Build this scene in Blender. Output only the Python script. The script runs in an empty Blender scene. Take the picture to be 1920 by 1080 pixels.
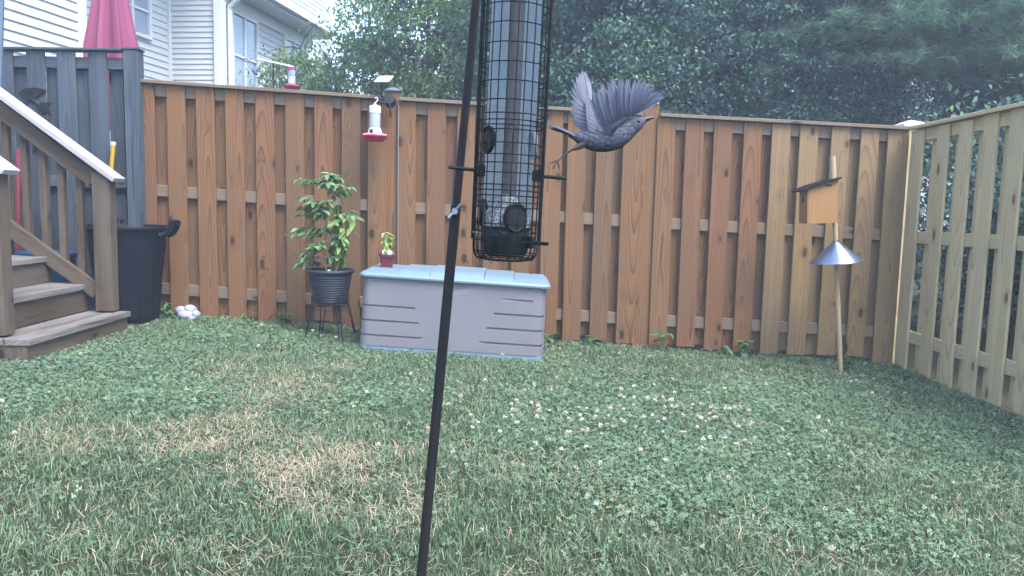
import bpy, math, random
import numpy as np
from mathutils import Vector, Matrix, Euler

# ---------------------------------------------------------------- camera, sky, sun, exposure
scene = bpy.context.scene
col = scene.collection
R = math.radians
CAM_H, PITCH, ROLL = .98, R(6.2), R(1.4)
cam_data = bpy.data.cameras.new('camera')
cam_data.sensor_width = 36
cam_data.lens = 27.19
cam_data.clip_start = .02
cam_data.clip_end = 2000
cam = bpy.data.objects.new('camera', cam_data)
col.objects.link(cam)
_f = Vector((0, math.cos(PITCH), -math.sin(PITCH)))
_u = Vector((0, math.sin(PITCH), math.cos(PITCH)))
_r = Vector((1, 0, 0))
_R = _r * math.cos(ROLL) + _u * math.sin(ROLL)
_U = -_r * math.sin(ROLL) + _u * math.cos(ROLL)
cam.matrix_world = Matrix(((_R.x, _U.x, -_f.x, 0), (_R.y, _U.y, -_f.y, 0), (_R.z, _U.z, -_f.z, CAM_H), (0, 0, 0, 1)))
scene.camera = cam

SUN_EL, SUN_AZ = R(57), R(140)          # azimuth clockwise from +Y (the way the camera looks)
world = bpy.data.worlds.new('World')
scene.world = world
world.use_nodes = True
wn = world.node_tree
wn.nodes.clear()
sky = wn.nodes.new('ShaderNodeTexSky')
sky.sky_type = 'NISHITA'
sky.sun_disc = False
sky.sun_elevation = SUN_EL
sky.sun_rotation = SUN_AZ
sky.air_density = 1.0
sky.dust_density = 1.0
sky.ozone_density = 1.0
bg = wn.nodes.new('ShaderNodeBackground')
bg.inputs['Strength'].default_value = .15
wo = wn.nodes.new('ShaderNodeOutputWorld')
wn.links.new(sky.outputs[0], bg.inputs['Color'])
wn.links.new(bg.outputs[0], wo.inputs['Surface'])
sl = bpy.data.lights.new('sun', 'SUN')
sl.energy = 1.5
sl.angle = R(30)
sl.color = (1, .985, .96)
sun = bpy.data.objects.new('sun', sl)
col.objects.link(sun)
_d = Vector((math.sin(SUN_AZ) * math.cos(SUN_EL), math.cos(SUN_AZ) * math.cos(SUN_EL), math.sin(SUN_EL)))
sun.rotation_euler = _d.to_track_quat('Z', 'Y').to_euler()
sun.location = (0, 0, 20)
vs = scene.view_settings
vs.view_transform = 'Standard'
vs.look = 'None'
vs.exposure = 2.42
vs.gamma = 1
vs.use_curve_mapping = False
scene.cycles.max_bounces = 3
scene.cycles.diffuse_bounces = 2
scene.cycles.glossy_bounces = 2
scene.cycles.volume_bounces = 0
scene.cycles.adaptive_threshold = .03
scene.cycles.use_light_tree = False
scene.cycles.transparent_max_bounces = 12
scene.cycles.caustics_reflective = False
scene.cycles.caustics_refractive = False

# ---------------------------------------------------------------- helpers
def ground_z(x, y=0):
    return -.08 - .044 * np.clip(x, -7, 7)

class MB:
    """collects shapes; build() links them as one mesh object"""
    def __init__(s):
        s.v = []; s.f = []
    def add(s, vs_, fs):
        o = len(s.v)
        s.v += [tuple(p) for p in vs_]
        s.f += [tuple(i + o for i in f) for f in fs]
        return s
    def box(s, c, d, rot=None, ch=None):
        hx, hy, hz = d[0] / 2, d[1] / 2, d[2] / 2
        if ch is None: ch = min(.004, min(hx, hy, hz) * .35)
        V = []; F = []
        for sx in (-1, 1):
            for sy in (-1, 1):
                for sz in (-1, 1):
                    V += [(sx * hx, sy * (hy - ch), sz * (hz - ch)), (sx * (hx - ch), sy * hy, sz * (hz - ch)), (sx * (hx - ch), sy * (hy - ch), sz * hz)]
        k = lambda a, b, c_: (((a > 0) * 4) + ((b > 0) * 2) + (c_ > 0)) * 3
        for a in (-1, 1):
            F.append([k(a, -1, -1), k(a, 1, -1), k(a, 1, 1), k(a, -1, 1)][::a])
            F.append([k(-1, a, -1) + 1, k(1, a, -1) + 1, k(1, a, 1) + 1, k(-1, a, 1) + 1][::-a])
            F.append([k(-1, -1, a) + 2, k(1, -1, a) + 2, k(1, 1, a) + 2, k(-1, 1, a) + 2][::a])
        for a in (-1, 1):
            for b in (-1, 1):
                F.append([k(a, b, -1), k(a, b, 1), k(a, b, 1) + 1, k(a, b, -1) + 1][::-a * b])
                F.append([k(a, -1, b), k(a, 1, b), k(a, 1, b) + 2, k(a, -1, b) + 2][::a * b])
                F.append([k(-1, a, b) + 1, k(1, a, b) + 1, k(1, a, b) + 2, k(-1, a, b) + 2][::-a * b])
                for c_ in (-1, 1):
                    q = k(a, b, c_)
                    F.append([q, q + 1, q + 2][::a * b * c_])
        M = rot if rot is not None else Matrix.Identity(3)
        c = Vector(c)
        return s.add([M @ Vector(p) + c for p in V], F)
    def tube(s, pts, rad, n=8, caps=True, flat=1.0):
        pts = [Vector(p) for p in pts]
        if not hasattr(rad, '__len__'): rad = [rad] * len(pts)
        V = []; F = []
        up = None
        for i, p in enumerate(pts):
            t = (pts[min(i + 1, len(pts) - 1)] - pts[max(i - 1, 0)])
            if t.length < 1e-9: t = Vector((0, 0, 1))
            t.normalize()
            if up is None:
                up = Vector((0, 0, 1)) if abs(t.z) < .9 else Vector((0, 1, 0))
            a = (up - t * up.dot(t))
            if a.length < 1e-6: a = t.orthogonal()
            a.normalize(); b = t.cross(a); up = a
            for j in range(n):
                q = 2 * math.pi * j / n
                V.append(p + (a * math.cos(q) + b * math.sin(q) * flat) * rad[i])
        for i in range(len(pts) - 1):
            for j in range(n):
                k = (j + 1) % n
                F.append((i * n + j, i * n + k, (i + 1) * n + k, (i + 1) * n + j))
        if caps:
            F.append(tuple(range(n))[::-1]); m = (len(pts) - 1) * n
            F.append(tuple(range(m, m + n)))
        return s.add(V, F)
    def lathe(s, prof, n=24, c=(0, 0, 0), M=None, caps=True, mod=None):
        V = []; F = []
        for (r_, z) in prof:
            for j in range(n):
                q = 2 * math.pi * j / n
                rr = r_ * (mod(q, z) if mod else 1)
                V.append(Vector((rr * math.cos(q), rr * math.sin(q), z)))
        for i in range(len(prof) - 1):
            for j in range(n):
                k = (j + 1) % n
                F.append((i * n + j, i * n + k, (i + 1) * n + k, (i + 1) * n + j))
        if caps:
            F.append(tuple(range(n))[::-1]); m = (len(prof) - 1) * n
            F.append(tuple(range(m, m + n)))
        if M is not None: V = [M @ p for p in V]
        c = Vector(c)
        return s.add([p + c for p in V], F)
    def loft(s, rings, caps=True):
        n = len(rings[0]); V = [p for r_ in rings for p in r_]; F = []
        for i in range(len(rings) - 1):
            for j in range(n):
                k = (j + 1) % n
                F.append((i * n + j, i * n + k, (i + 1) * n + k, (i + 1) * n + j))
        if caps:
            F.append(tuple(range(n))[::-1]); m = (len(rings) - 1) * n
            F.append(tuple(range(m, m + n)))
        return s.add(V, F)
    def prism(s, poly, y0, y1, M=None, c=(0, 0, 0)):
        """poly in XZ, extruded along Y"""
        n = len(poly)
        V = [Vector((x, y0, z)) for x, z in poly] + [Vector((x, y1, z)) for x, z in poly]
        F = [tuple(range(n)), tuple(range(n, 2 * n))[::-1]]
        F += [(i, i + n, (i + 1) % n + n, (i + 1) % n) for i in range(n)]
        if M is not None: V = [M @ p for p in V]
        c = Vector(c)
        return s.add([p + c for p in V], F)
    def mesh(s, name, m=None, smooth=False):
        me = bpy.data.meshes.new(name)
        me.from_pydata(s.v, [], s.f)
        me.update()
        if m: me.materials.append(m)
        if smooth:
            me.polygons.foreach_set('use_smooth', [True] * len(me.polygons))
            me.set_sharp_from_angle(angle=R(smooth if smooth is not True else 40))
        return me
    def build(s, name, m, parent=None, smooth=False, loc=None, rot=None):
        return link(name, s.mesh(name, m, smooth), parent, loc, rot)

def link(name, me, parent=None, loc=None, rot=None):
    o = bpy.data.objects.new(name, me)
    col.objects.link(o)
    if parent is not None: o.parent = parent
    if loc is not None: o.location = loc
    if rot is not None: o.rotation_euler = rot
    return o

def tag(o, label=None, cat=None, group=None, kind=None):
    if label: o['label'] = label
    if cat: o['category'] = cat
    if group: o['group'] = group
    if kind: o['kind'] = kind
    return o

def thing(name, label, cat, loc=(0, 0, 0), rot=(0, 0, 0), group=None):
    o = bpy.data.objects.new(name, None)
    o.empty_display_size = .1
    col.objects.link(o)
    o.location = loc; o.rotation_euler = rot
    return tag(o, label, cat, group)

def np_mesh(name, V, faces, m, tint=None, smooth=False):
    """faces: (n,k) int array, all the same size"""
    me = bpy.data.meshes.new(name)
    n, k = faces.shape
    me.vertices.add(len(V)); me.vertices.foreach_set('co', np.asarray(V, np.float32).ravel())
    me.loops.add(n * k); me.loops.foreach_set('vertex_index', faces.astype(np.int32).ravel())
    me.polygons.add(n)
    me.polygons.foreach_set('loop_start', np.arange(0, n * k, k, dtype=np.int32))
    me.polygons.foreach_set('loop_total', np.full(n, k, np.int32))
    if smooth: me.polygons.foreach_set('use_smooth', np.ones(n, bool))
    me.update(calc_edges=True)
    if tint is not None:
        a = me.attributes.new('tint', 'FLOAT', 'FACE')
        a.data.foreach_set('value', np.asarray(tint, np.float32))
    me.materials.append(m)
    return me

# ---------------------------------------------------------------- material helpers
class G:
    def __init__(s, name):
        s.m = bpy.data.materials.new(name); s.m.use_nodes = True
        s.t = s.m.node_tree; s.t.nodes.clear()
        s.out = s.t.nodes.new('ShaderNodeOutputMaterial')
    def put(s, sock, v):
        if isinstance(v, bpy.types.NodeSocket): s.t.links.new(v, sock)
        elif v is not None:
            if hasattr(v, '__len__') and len(v) == 3 and sock.type == 'RGBA': v = (*v, 1)
            sock.default_value = v
    def node(s, typ, ins=None, **pr):
        n = s.t.nodes.new('ShaderNode' + typ)
        for k, v in pr.items(): setattr(n, k, v)
        for k, v in (ins or {}).items(): s.put(n.inputs[k], v)
        return n
    def mth(s, op, a, b=None, c=None, clamp=False):
        n = s.node('Math', operation=op, use_clamp=clamp)
        for i, v in enumerate((a, b, c)):
            if v is not None: s.put(n.inputs[i], v)
        return n.outputs[0]
    def ramp(s, fac, stops, interp='LINEAR'):
        n = s.node('ValToRGB'); cr = n.color_ramp; cr.interpolation = interp
        while len(cr.elements) < len(stops): cr.elements.new(.5)
        for e, (p, c) in zip(cr.elements, stops):
            e.position = p; e.color = (*c, 1) if hasattr(c, '__len__') else (c, c, c, 1)
        s.put(n.inputs[0], fac)
        return n.outputs[0]
    def mix(s, fac, a, b, blend='MIX'):
        n = s.node('Mix', data_type='RGBA', blend_type=blend)
        s.put(n.inputs[0], fac); s.put(n.inputs[6], a); s.put(n.inputs[7], b)
        return n.outputs[2]
    def noise(s, vec, scale, detail=3, rough=.55, dist=0):
        n = s.node('TexNoise', {'Scale': scale, 'Detail': detail, 'Roughness': rough, 'Distortion': dist})
        if vec is not None: s.t.links.new(vec, n.inputs['Vector'])
        return n.outputs[0]
    def obj(s): return s.node('TexCoord').outputs['Object']
    def rnd(s): return s.node('ObjectInfo').outputs['Random']
    def comb(s, x, y, z):
        n = s.node('CombineXYZ')
        for i, v in enumerate((x, y, z)): s.put(n.inputs[i], v)
        return n.outputs[0]
    def sep(s, v):
        n = s.node('SeparateXYZ'); s.t.links.new(v, n.inputs[0]); return n.outputs
    def bump(s, h, strength=.3, dist=.01):
        return s.node('Bump', {'Height': h, 'Strength': strength, 'Distance': dist}).outputs[0]
    def bsdf(s, colr, rough=.6, metal=0, normal=None, **kw):
        n = s.node('BsdfPrincipled', {'Base Color': colr, 'Roughness': rough, 'Metallic': metal})
        if normal is not None: s.t.links.new(normal, n.inputs['Normal'])
        for k, v in kw.items(): s.put(n.inputs[k.replace('_', ' ')], v)
        return n.outputs[0]
    def done(s, sh):
        s.t.links.new(sh, s.out.inputs['Surface']); return s.m

def plain(name, c, rough=.5, metal=0, var=.12, scale=14, bump=.12, spec=None):
    """paint, plastic or metal with faint blotches, scuffs and grain"""
    g = G(name); o = g.obj()
    n1 = g.noise(o, scale, 5, .65)
    n2 = g.noise(o, scale * 9, 3, .6)
    k = g.mth('ADD', g.mth('MULTIPLY', g.mth('SUBTRACT', n1, .5), var * 2), 1)
    cc = g.mix(1, (*c, 1), g.node('CombineColor', {0: k, 1: k, 2: k}).outputs[0], 'MULTIPLY')
    r_ = g.mth('ADD', rough, g.mth('MULTIPLY', g.mth('SUBTRACT', n1, .5), .35), clamp=True)
    kw = {} if spec is None else {'Specular_IOR_Level': spec}
    return g.done(g.bsdf(cc, r_, metal, g.bump(g.mth('ADD', n1, g.mth('MULTIPLY', n2, .5)), bump, .003), **kw))

def wood(name, stops, dark, rough=.75, freq=58, contrast=.45, weather=None, wamt=0., vary=.35, stain=.35, knots=.62, fine_f=160):
    """boards lie along local Z; rings of a trunk cut by the board give arched grain"""
    g = G(name); o = g.obj(); rn = g.rnd()
    x, y, z = g.sep(o)
    r2 = g.mth('FRACT', g.mth('MULTIPLY', rn, 57.31)); r3 = g.mth('FRACT', g.mth('MULTIPLY', rn, 211.7)); r4 = g.mth('FRACT', g.mth('MULTIPLY', rn, 917.3))
    zo = g.mth('ADD', z, g.mth('MULTIPLY', rn, 40))
    xo = g.mth('ADD', g.mth('ADD', x, g.mth('MULTIPLY', y, 1.1)), g.mth('MULTIPLY', r2, 9))
    # knots
    kv = g.comb(g.mth('MULTIPLY', xo, 9), g.mth('MULTIPLY', y, 2), g.mth('MULTIPLY', zo, 4.2))
    vor = g.node('TexVoronoi', {'Scale': 1.0}, feature='F1'); g.t.links.new(kv, vor.inputs['Vector'])
    kd = vor.outputs['Distance']
    kc = g.node('SeparateColor'); g.t.links.new(vor.outputs['Color'], kc.inputs[0])
    keep = g.mth('GREATER_THAN', kc.outputs[0], knots + .12)
    knot = g.mth('MULTIPLY', keep, g.node('MapRange', {0: kd, 1: .185, 2: .14, 3: 0, 4: 1}).outputs[0])
    halo = g.mth('MULTIPLY', keep, g.node('MapRange', {0: kd, 1: .5, 2: .05, 3: 0, 4: 1}, interpolation_type='SMOOTHSTEP').outputs[0])
    slow = g.noise(g.comb(g.mth('MULTIPLY', xo, 6), y, g.mth('MULTIPLY', zo, 1.3)), 1, 2, .5)
    xr = g.mth('ADD', g.mth('ADD', x, g.mth('MULTIPLY', g.mth('SUBTRACT', r3, .5), .11)), g.mth('MULTIPLY', g.mth('SUBTRACT', slow, .5), .05))
    tilt = g.mth('MULTIPLY', g.mth('SUBTRACT', r4, .5), .16)
    yr = g.mth('ADD', g.mth('ADD', y, .03), g.mth('MULTIPLY', tilt, g.mth('ADD', z, g.mth('MULTIPLY', r2, -1.6))))
    dist = g.mth('SQRT', g.mth('ADD', g.mth('MULTIPLY', xr, xr), g.mth('MULTIPLY', yr, yr)))
    ph = g.mth('ADD', g.mth('MULTIPLY', dist, freq), g.mth('ADD', g.mth('MULTIPLY', slow, 1.6), g.mth('MULTIPLY', halo, 1.5)))
    ring = g.mth('FRACT', ph)
    ring = g.mth('MULTIPLY', g.mth('POWER', ring, 3.5), g.mth('ADD', .45, g.mth('MULTIPLY', slow, 1.1)))
    fine = g.noise(g.comb(g.mth('MULTIPLY', xo, fine_f), g.mth('MULTIPLY', y, 60), g.mth('MULTIPLY', zo, 3.5)), 1, 3, .65)
    blot = g.noise(g.comb(g.mth('MULTIPLY', xo, 3), y, g.mth('MULTIPLY', zo, 1.5)), 1, 4, .6)
    tone = g.mth('ADD', g.mth('MULTIPLY', rn, 1 - vary), g.mth('MULTIPLY', blot, vary))
    base = g.ramp(tone, stops)
    gr = g.mth('ADD', g.mth('MULTIPLY', ring, contrast), g.mth('MULTIPLY', g.mth('SUBTRACT', fine, .35), stain), clamp=True)
    c = g.mix(gr, base, dark)
    if weather is not None:
        w = g.mth('MULTIPLY', g.node('MapRange', {0: g.noise(g.comb(g.mth('MULTIPLY', xo, 7), y, g.mth('MULTIPLY', zo, .9)), 1, 4, .6), 1: .38, 2: .7, 3: 0, 4: 1}).outputs[0], wamt)
        c = g.mix(w, c, weather)
    c = g.mix(g.mth('MULTIPLY', halo, .35), c, dark)
    c = g.mix(g.mth('MULTIPLY', knot, .8), c, tuple(v * .3 for v in dark[:3]) + (1,))
    h = g.mth('ADD', g.mth('MULTIPLY', ring, -.5), g.mth('SUBTRACT', fine, g.mth('MULTIPLY', knot, .6)))
    return g.done(g.bsdf(c, rough, 0, g.bump(h, .35, .002), Specular_IOR_Level=.3))

def leafmat(name, stops, rough=.5, trans=.3, spec=.4, attr=True):
    g = G(name)
    f = g.node('Attribute', attribute_name='tint').outputs['Fac'] if attr else g.rnd()
    c = g.ramp(f, stops)
    p = g.bsdf(c, rough, Specular_IOR_Level=spec)
    t = g.node('BsdfTranslucent', {'Color': g.mix(1, c, (1.15, 1.25, .7, 1), 'MULTIPLY')}).outputs[0]
    mx = g.node('MixShader', {0: trans}); g.t.links.new(p, mx.inputs[1]); g.t.links.new(t, mx.inputs[2])
    return g.done(mx.outputs[0])

M = {}
M['fence'] = wood('stained_fence_wood', [(.0, (0.123, 0.073, 0.039)), (.2, (0.146, 0.078, 0.036)), (.5, (0.200, 0.093, 0.034)), (.75, (0.184, 0.080, 0.034)), (1, (0.131, 0.069, 0.037))], (0.050, 0.024, 0.010, 1), freq=64, weather=(0.110, 0.075, 0.047, 1), wamt=.45, contrast=.8, knots=.60, fine_f=110, stain=.45)
M['fence_tan'] = wood('fresh_tan_fence_wood', [(.0, (0.463, 0.366, 0.201)), (.5, (0.537, 0.415, 0.224)), (1, (0.500, 0.384, 0.213))], (0.250, 0.171, 0.081, 1), freq=62, contrast=.6, weather=(0.400, 0.342, 0.230, 1), wamt=.35, knots=.65)
M['fence_mid'] = wood('golden_fence_wood', [(.0, (0.210, 0.139, 0.064)), (.5, (0.252, 0.159, 0.069)), (1, (0.202, 0.124, 0.061))], (0.088, 0.052, 0.025, 1), freq=62, contrast=.72, weather=(0.163, 0.131, 0.079, 1), wamt=.35, knots=.60, fine_f=110, stain=.45)
M['rail'] = wood('pale_rail_wood', [(.0, (0.149, 0.104, 0.066)), (1, (0.183, 0.123, 0.076))], (0.076, 0.049, 0.030, 1), weather=(0.170, 0.136, 0.102, 1), wamt=.55)
M['grey'] = wood('shaded_weathered_grey_wood', [(.0, (0.026, 0.035, 0.045)), (.5, (0.046, 0.061, 0.077)), (1, (0.071, 0.090, 0.112))], (0.011, 0.014, 0.019, 1), contrast=.65, freq=60, stain=.9, weather=(0.112, 0.136, 0.167, 1), wamt=.45, knots=.8, fine_f=75)  # weathered grey, darkened further to put the left side's shade into the colour
M['deck'] = wood('weathered_deck_wood', [(.0, (0.054, 0.036, 0.022)), (.5, (0.080, 0.053, 0.033)), (1, (0.101, 0.071, 0.046))], (0.020, 0.013, 0.007, 1), freq=66, contrast=.6, stain=1.1, weather=(0.141, 0.115, 0.091, 1), wamt=.6, knots=.75, fine_f=75)
M['tread'] = wood('foot_worn_tread_wood', [(.0, (.085, .070, .057)), (.5, (.125, .104, .085)), (1, (.155, .132, .110))], (.022, .016, .012, 1), freq=60, contrast=.75, stain=1.1, weather=(.25, .235, .225, 1), wamt=.85, knots=.7, fine_f=60)
M['cap'] = wood('sunlit_handrail_wood', [(.0, (0.288, 0.272, 0.264)), (1, (0.368, 0.344, 0.336))], (0.240, 0.200, 0.176, 1), contrast=.6, rough=.45, weather=(0.440, 0.424, 0.424, 1), wamt=.7, knots=.9)  # sun's white highlight put into the colour, over some real weathering
M['cedar'] = wood('new_cedar', [(.0, (0.265, 0.140, 0.053)), (1, (0.312, 0.171, 0.065))], (0.172, 0.081, 0.028, 1), contrast=.6, knots=.8)
M['dowel'] = wood('pale_pole_wood', [(.0, (.36, .26, .15)), (1, (.40, .29, .17))], (.22, .15, .08, 1), contrast=.3, knots=.95)
M['black'] = plain('black_metal', (.008, .009, .012), .55, .0, spec=.3)
M['pole'] = plain('powder_coated_pole', (.010, .008, .009), .6, 0, var=.3, scale=40, spec=.25)
M['cage'] = plain('green_black_wire', (.003, .005, .006), .55, 0, spec=.2)
M['blackp'] = plain('black_plastic', (.0035, .0045, .008), .55, 0, var=.3, scale=9, spec=.18)
M['white'] = plain('white_plastic', (.60, .61, .62), .4)
M['vinyl'] = plain('white_vinyl_siding', (.47, .49, .49), .45, var=.04, scale=3, bump=.04)
M['trim'] = plain('white_trim', (.54, .56, .56), .45, var=.03, scale=4, bump=.03)
M['red'] = plain('red_plastic', (.42, .02, .07), .35)
M['pink'] = plain('pink_port_plastic', (.78, .22, .30), .4)
M['steel'] = plain('zinc_steel', (.30, .31, .33), .35, 1.0)
M['baffle'] = plain('grey_baffle_metal', (.20, .235, .31), .34, .85, var=.1)
M['resin'] = plain('taupe_resin', (.140, .131, .140), .6, var=.14, scale=3.5, bump=.35)
M['lid'] = plain('blue_grey_resin', (.125, .185, .23), .5, var=.07, scale=6, bump=.2)
M['pot'] = plain('dark_slate_plastic', (.018, .021, .032), .5)
M['terra'] = plain('maroon_plastic', (.11, .014, .02), .4)
M['soil'] = plain('potting_soil', (.035, .025, .018), .95, var=.5, scale=60, bump=.8)
M['umb'] = plain('faded_red_canvas', (.20, .038, .09), .8, var=.12, scale=6)
M['yellow'] = plain('yellow_handle', (.42, .24, .015), .4)
M['redstick'] = plain('red_handle', (.20, .03, .05), .5)
M['blue'] = plain('blue_plastic', (.03, .09, .22), .4)
M['roof'] = plain('grey_shingles', (.10, .10, .11), .9, var=.4, scale=20, bump=.5)
M['gutter'] = plain('grey_white_gutter', (.52, .55, .60), .4)
M['bark'] = plain('dark_bark', (.045, .036, .03), .9, var=.5, scale=18, bump=1)
M['stem'] = plain('green_stem', (.10, .17, .05), .6)

def glass(name, c=(.05, .08, .12), rough=.06):
    g = G(name)
    n = g.noise(g.obj(), 1.2, 2)
    return g.done(g.bsdf(g.mix(g.mth('MULTIPLY', n, .5), (*c, 1), (c[0] * 2.2, c[1] * 2.1, c[2] * 2, 1)), rough, 0, g.bump(n, .05, .02), Specular_IOR_Level=.8))
M['pane'] = glass('window_glass', (.16, .20, .27), .08)
M['panel'] = plain('sky_glare_solar_panel', (.42, .46, .50), .12, 0, var=.03, spec=1.0)  # a dark panel; the sky's reflection is painted in as a pale colour
M['capmetal'] = plain('grey_post_cap', (.16, .18, .22), .3, .5)
M['cappale'] = plain('pale_post_cap', (.62, .64, .68), .35, .1)

def soilmat():
    g = G('thatch_and_soil'); p = g.node('NewGeometry').outputs['Position']
    n1 = g.noise(p, 2.2, 5, .6); n2 = g.noise(p, 60, 4, .7)
    c = g.ramp(n1, [(.3, (.030, .040, .020)), (.55, (.06, .055, .032)), (.75, (.13, .105, .07))])
    c = g.mix(g.mth('MULTIPLY', n2, .8), c, (.025, .022, .016, 1))
    return g.done(g.bsdf(c, .95, 0, g.bump(n2, .8, .01), Specular_IOR_Level=.1))
M['soilground'] = soilmat()

# ---------------------------------------------------------------- ground
xs = np.array([-150, -80, -20, -7, -5, -3, -1.5, 0, 1.5, 3, 5, 7, 20, 80, 150.])
ys = np.array([-150, -80, -20, -5, 0, 2, 4, 6, 8, 12, 20, 80, 150.])
X_, Y_ = np.meshgrid(xs, ys)
V_ = np.stack([X_.ravel(), Y_.ravel(), ground_z(X_.ravel())], 1)
nx = len(xs)
F_ = np.array([[j * nx + i, j * nx + i + 1, (j + 1) * nx + i + 1, (j + 1) * nx + i] for j in range(len(ys) - 1) for i in range(nx - 1)])
tag(link('ground', np_mesh('ground', V_, F_, M['soilground'])), kind='structure')

# ---------------------------------------------------------------- back fence (shadowbox)
rng = random.Random(5)
def top_z(x):
    return float(np.interp(x, [-2.88, -.943, 1.026, 3.0], [1.85, 1.762, 1.69, 1.634]))
def bot_z(x):
    return float(ground_z(x)) + .03
board_me = {}
def plank_mesh(w, t, h, m, key=None):
    k = (round(w, 4), round(t, 4), round(h, 3), m.name)
    if k not in board_me:
        # base at z = 0
        board_me[k] = MB().box((0, 0, h / 2), (w, t, h), ch=.003).mesh('plank', m)
    return board_me[k]
FY = 5.97
HB = 1.8
fence = thing('wooden_fence', 'stained brown board-on-board fence across the back of the yard', 'fence', (0, FY, -.08))
def fence_plank(parent, name, x, y, z0, z1, w, m, lean=0, t=.019):
    o = link(name, plank_mesh(w, t, HB, m), parent)
    o.location = (x - parent.location.x, y - parent.location.y, z0 - parent.location.z)
    o.scale = (1, 1, (z1 - z0) / HB)
    o.rotation_euler = (rng.uniform(-.002, .002), lean, 0)
    return o
left_edges = [-2.893, -2.659, -2.429, -2.207, -1.976, -1.75, -1.54, -1.326, -1.125, -.895, -.673, -.455, -.237, -.015, .21, .4, .609, .819,
              1.077, 1.294, 1.508, 1.737, 1.95, 2.164, 2.397, 2.622, 2.831]
for i, xl in enumerate(left_edges):
    x = xl + .071
    w = .142 if xl < 2.8 else .165
    if xl > 2.8: x = xl + .0835
    m = M['fence'] if xl < 1.9 else M['fence_mid']
    fence_plank(fence, 'board', x, FY + .0095 + rng.uniform(-.001, .002), bot_z(x) + rng.uniform(-.03, .03), top_z(x) - .027, w * rng.uniform(.97, 1.0), m, rng.uniform(-.004, .004))
for a, b in zip(left_edges[:-1], left_edges[1:]):
    if abs(a + 1.125) < .01 or abs(a - .819) < .01: continue       # the posts stand here
    x = (a + .142 + b) / 2
    m = M['fence'] if a < 1.9 else M['fence_mid']
    fence_plank(fence, 'back_board', x, FY + .0675, bot_z(x) + rng.uniform(-.02, .04), top_z(x) - .03, .142, m, rng.uniform(-.003, .003))
posts = [-.939, 1.019]
sections = [(-2.90, posts[0] - .0535), (posts[0] + .0535, posts[1] - .0675), (posts[1] + .0675, 2.985)]
def beam(parent, name, p0, p1, w, t, m, roll=0):
    """a plank whose long side runs from p0 to p1; t is measured upright, w across"""
    p0 = Vector(p0); p1 = Vector(p1); d = p1 - p0
    o = link(name, plank_mesh(w, t, d.length, m), parent)
    zq = d.normalized()
    xq = Vector((0, 0, 1)).cross(zq)
    xq = xq.normalized() if xq.length > 1e-4 else Vector((1, 0, 0))
    yq = zq.cross(xq)
    mt = Matrix((xq, yq, zq)).transposed().to_4x4()
    mt.translation = p0 - parent.location
    o.matrix_basis = mt
    return o
for (x0, x1) in sections:
    for dz in (-.072, -.826, -1.585):
        beam(fence, 'rail', (x0, FY + .038, top_z(x0) + dz), (x1, FY + .038, top_z(x1) + dz), .037, .089, M['rail'])
    beam(fence, 'cap_board', (x0 - .0, FY + .035, top_z(x0) - .0125), (x1 + .0, FY + .035, top_z(x1) - .0125), .135, .026, M['rail'])
for k, px in enumerate(posts):
    zt = top_z(px) + (.045 if k == 0 else .07)
    pwid = .106 if k == 0 else .134
    o = link('post', plank_mesh(pwid, .089, 2.0, M['fence']), fence)
    o.location = (px, .0665, float(ground_z(px)) - .05 + .08)
    o.scale = (1, 1, (zt - float(ground_z(px)) + .05) / 2.0)
    c = MB()
    c.loft([[Vector((sx * r_, sy * r_, z)) for sx, sy in ((-1, -1), (1, -1), (1, 1), (-1, 1))] for r_, z in ((.058, 0), (.060, .004), (.060, .012), (.012, .034), (.003, .036))])
    c.build('post_cap', M['capmetal'] if k == 0 else M['cappale'], fence, loc=(px, .0665, zt + .08))

# ---------------------------------------------------------------- right fence, coming toward the camera
RX = 3.0
rf = thing('wooden_fence', 'pale tan board fence on the right running toward the camera', 'fence', (RX, 4.4, -.21))
def rtop(y): return 1.634 + (5.95 - y) * .012
gz = float(ground_z(3.05))
def rboard(name, y, x, w, z1, m):
    o = link(name, plank_mesh(w, .019, HB, m), rf)
    o.location = (x - RX, y - 4.4, gz + .02 + rng.uniform(-.01, .02) + .21)
    o.scale = (1, 1, (z1 - gz - .02) / HB)
    o.rotation_euler = (rng.uniform(-.003, .003), 0, R(90))
ry = [5.875, 5.525, 5.255, 4.985, 4.715, 4.445, 4.175, 3.905, 3.635, 3.365, 3.095, 2.825]
for i, y in enumerate(ry):
    rboard('board', y, RX + .0095, .145 if i else .17, rtop(y) - .027, M['fence_tan'])
for a, b in zip(ry[:-1], ry[1:]):
    rboard('back_board', (a + b) / 2, RX + .0675, .142, rtop(a) - .03, M['fence_tan'])
for dz in (-.072, -.83, -1.585):
    beam(rf, 'rail', (RX + .038, 5.965, rtop(5.96) + dz), (RX + .038, 2.7, rtop(2.7) + dz), .037, .089, M['fence_tan'])
beam(rf, 'cap_board', (RX + .035, 5.93, rtop(5.93) - .0125), (RX + .035, 2.7, rtop(2.7) - .0125), .135, .026, M['fence_tan'])
cp = thing('fence_post', 'light corner post with a pale pyramid cap rising behind the fence corner', 'post', (3.075, 6.14, gz))
MB().box((0, 0, .93), (.13, .13, 1.86)).build('shaft', M['fence_tan'], cp)
MB().loft([[Vector((sx * r_, sy * r_, z)) for sx, sy in ((-1, -1), (1, -1), (1, 1), (-1, 1))] for r_, z in ((.09, 0), (.092, .004), (.092, .022), (.05, .045), (.012, .056))]).build('post_cap', M['cappale'], cp, loc=(0, 0, 1.86))

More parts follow.
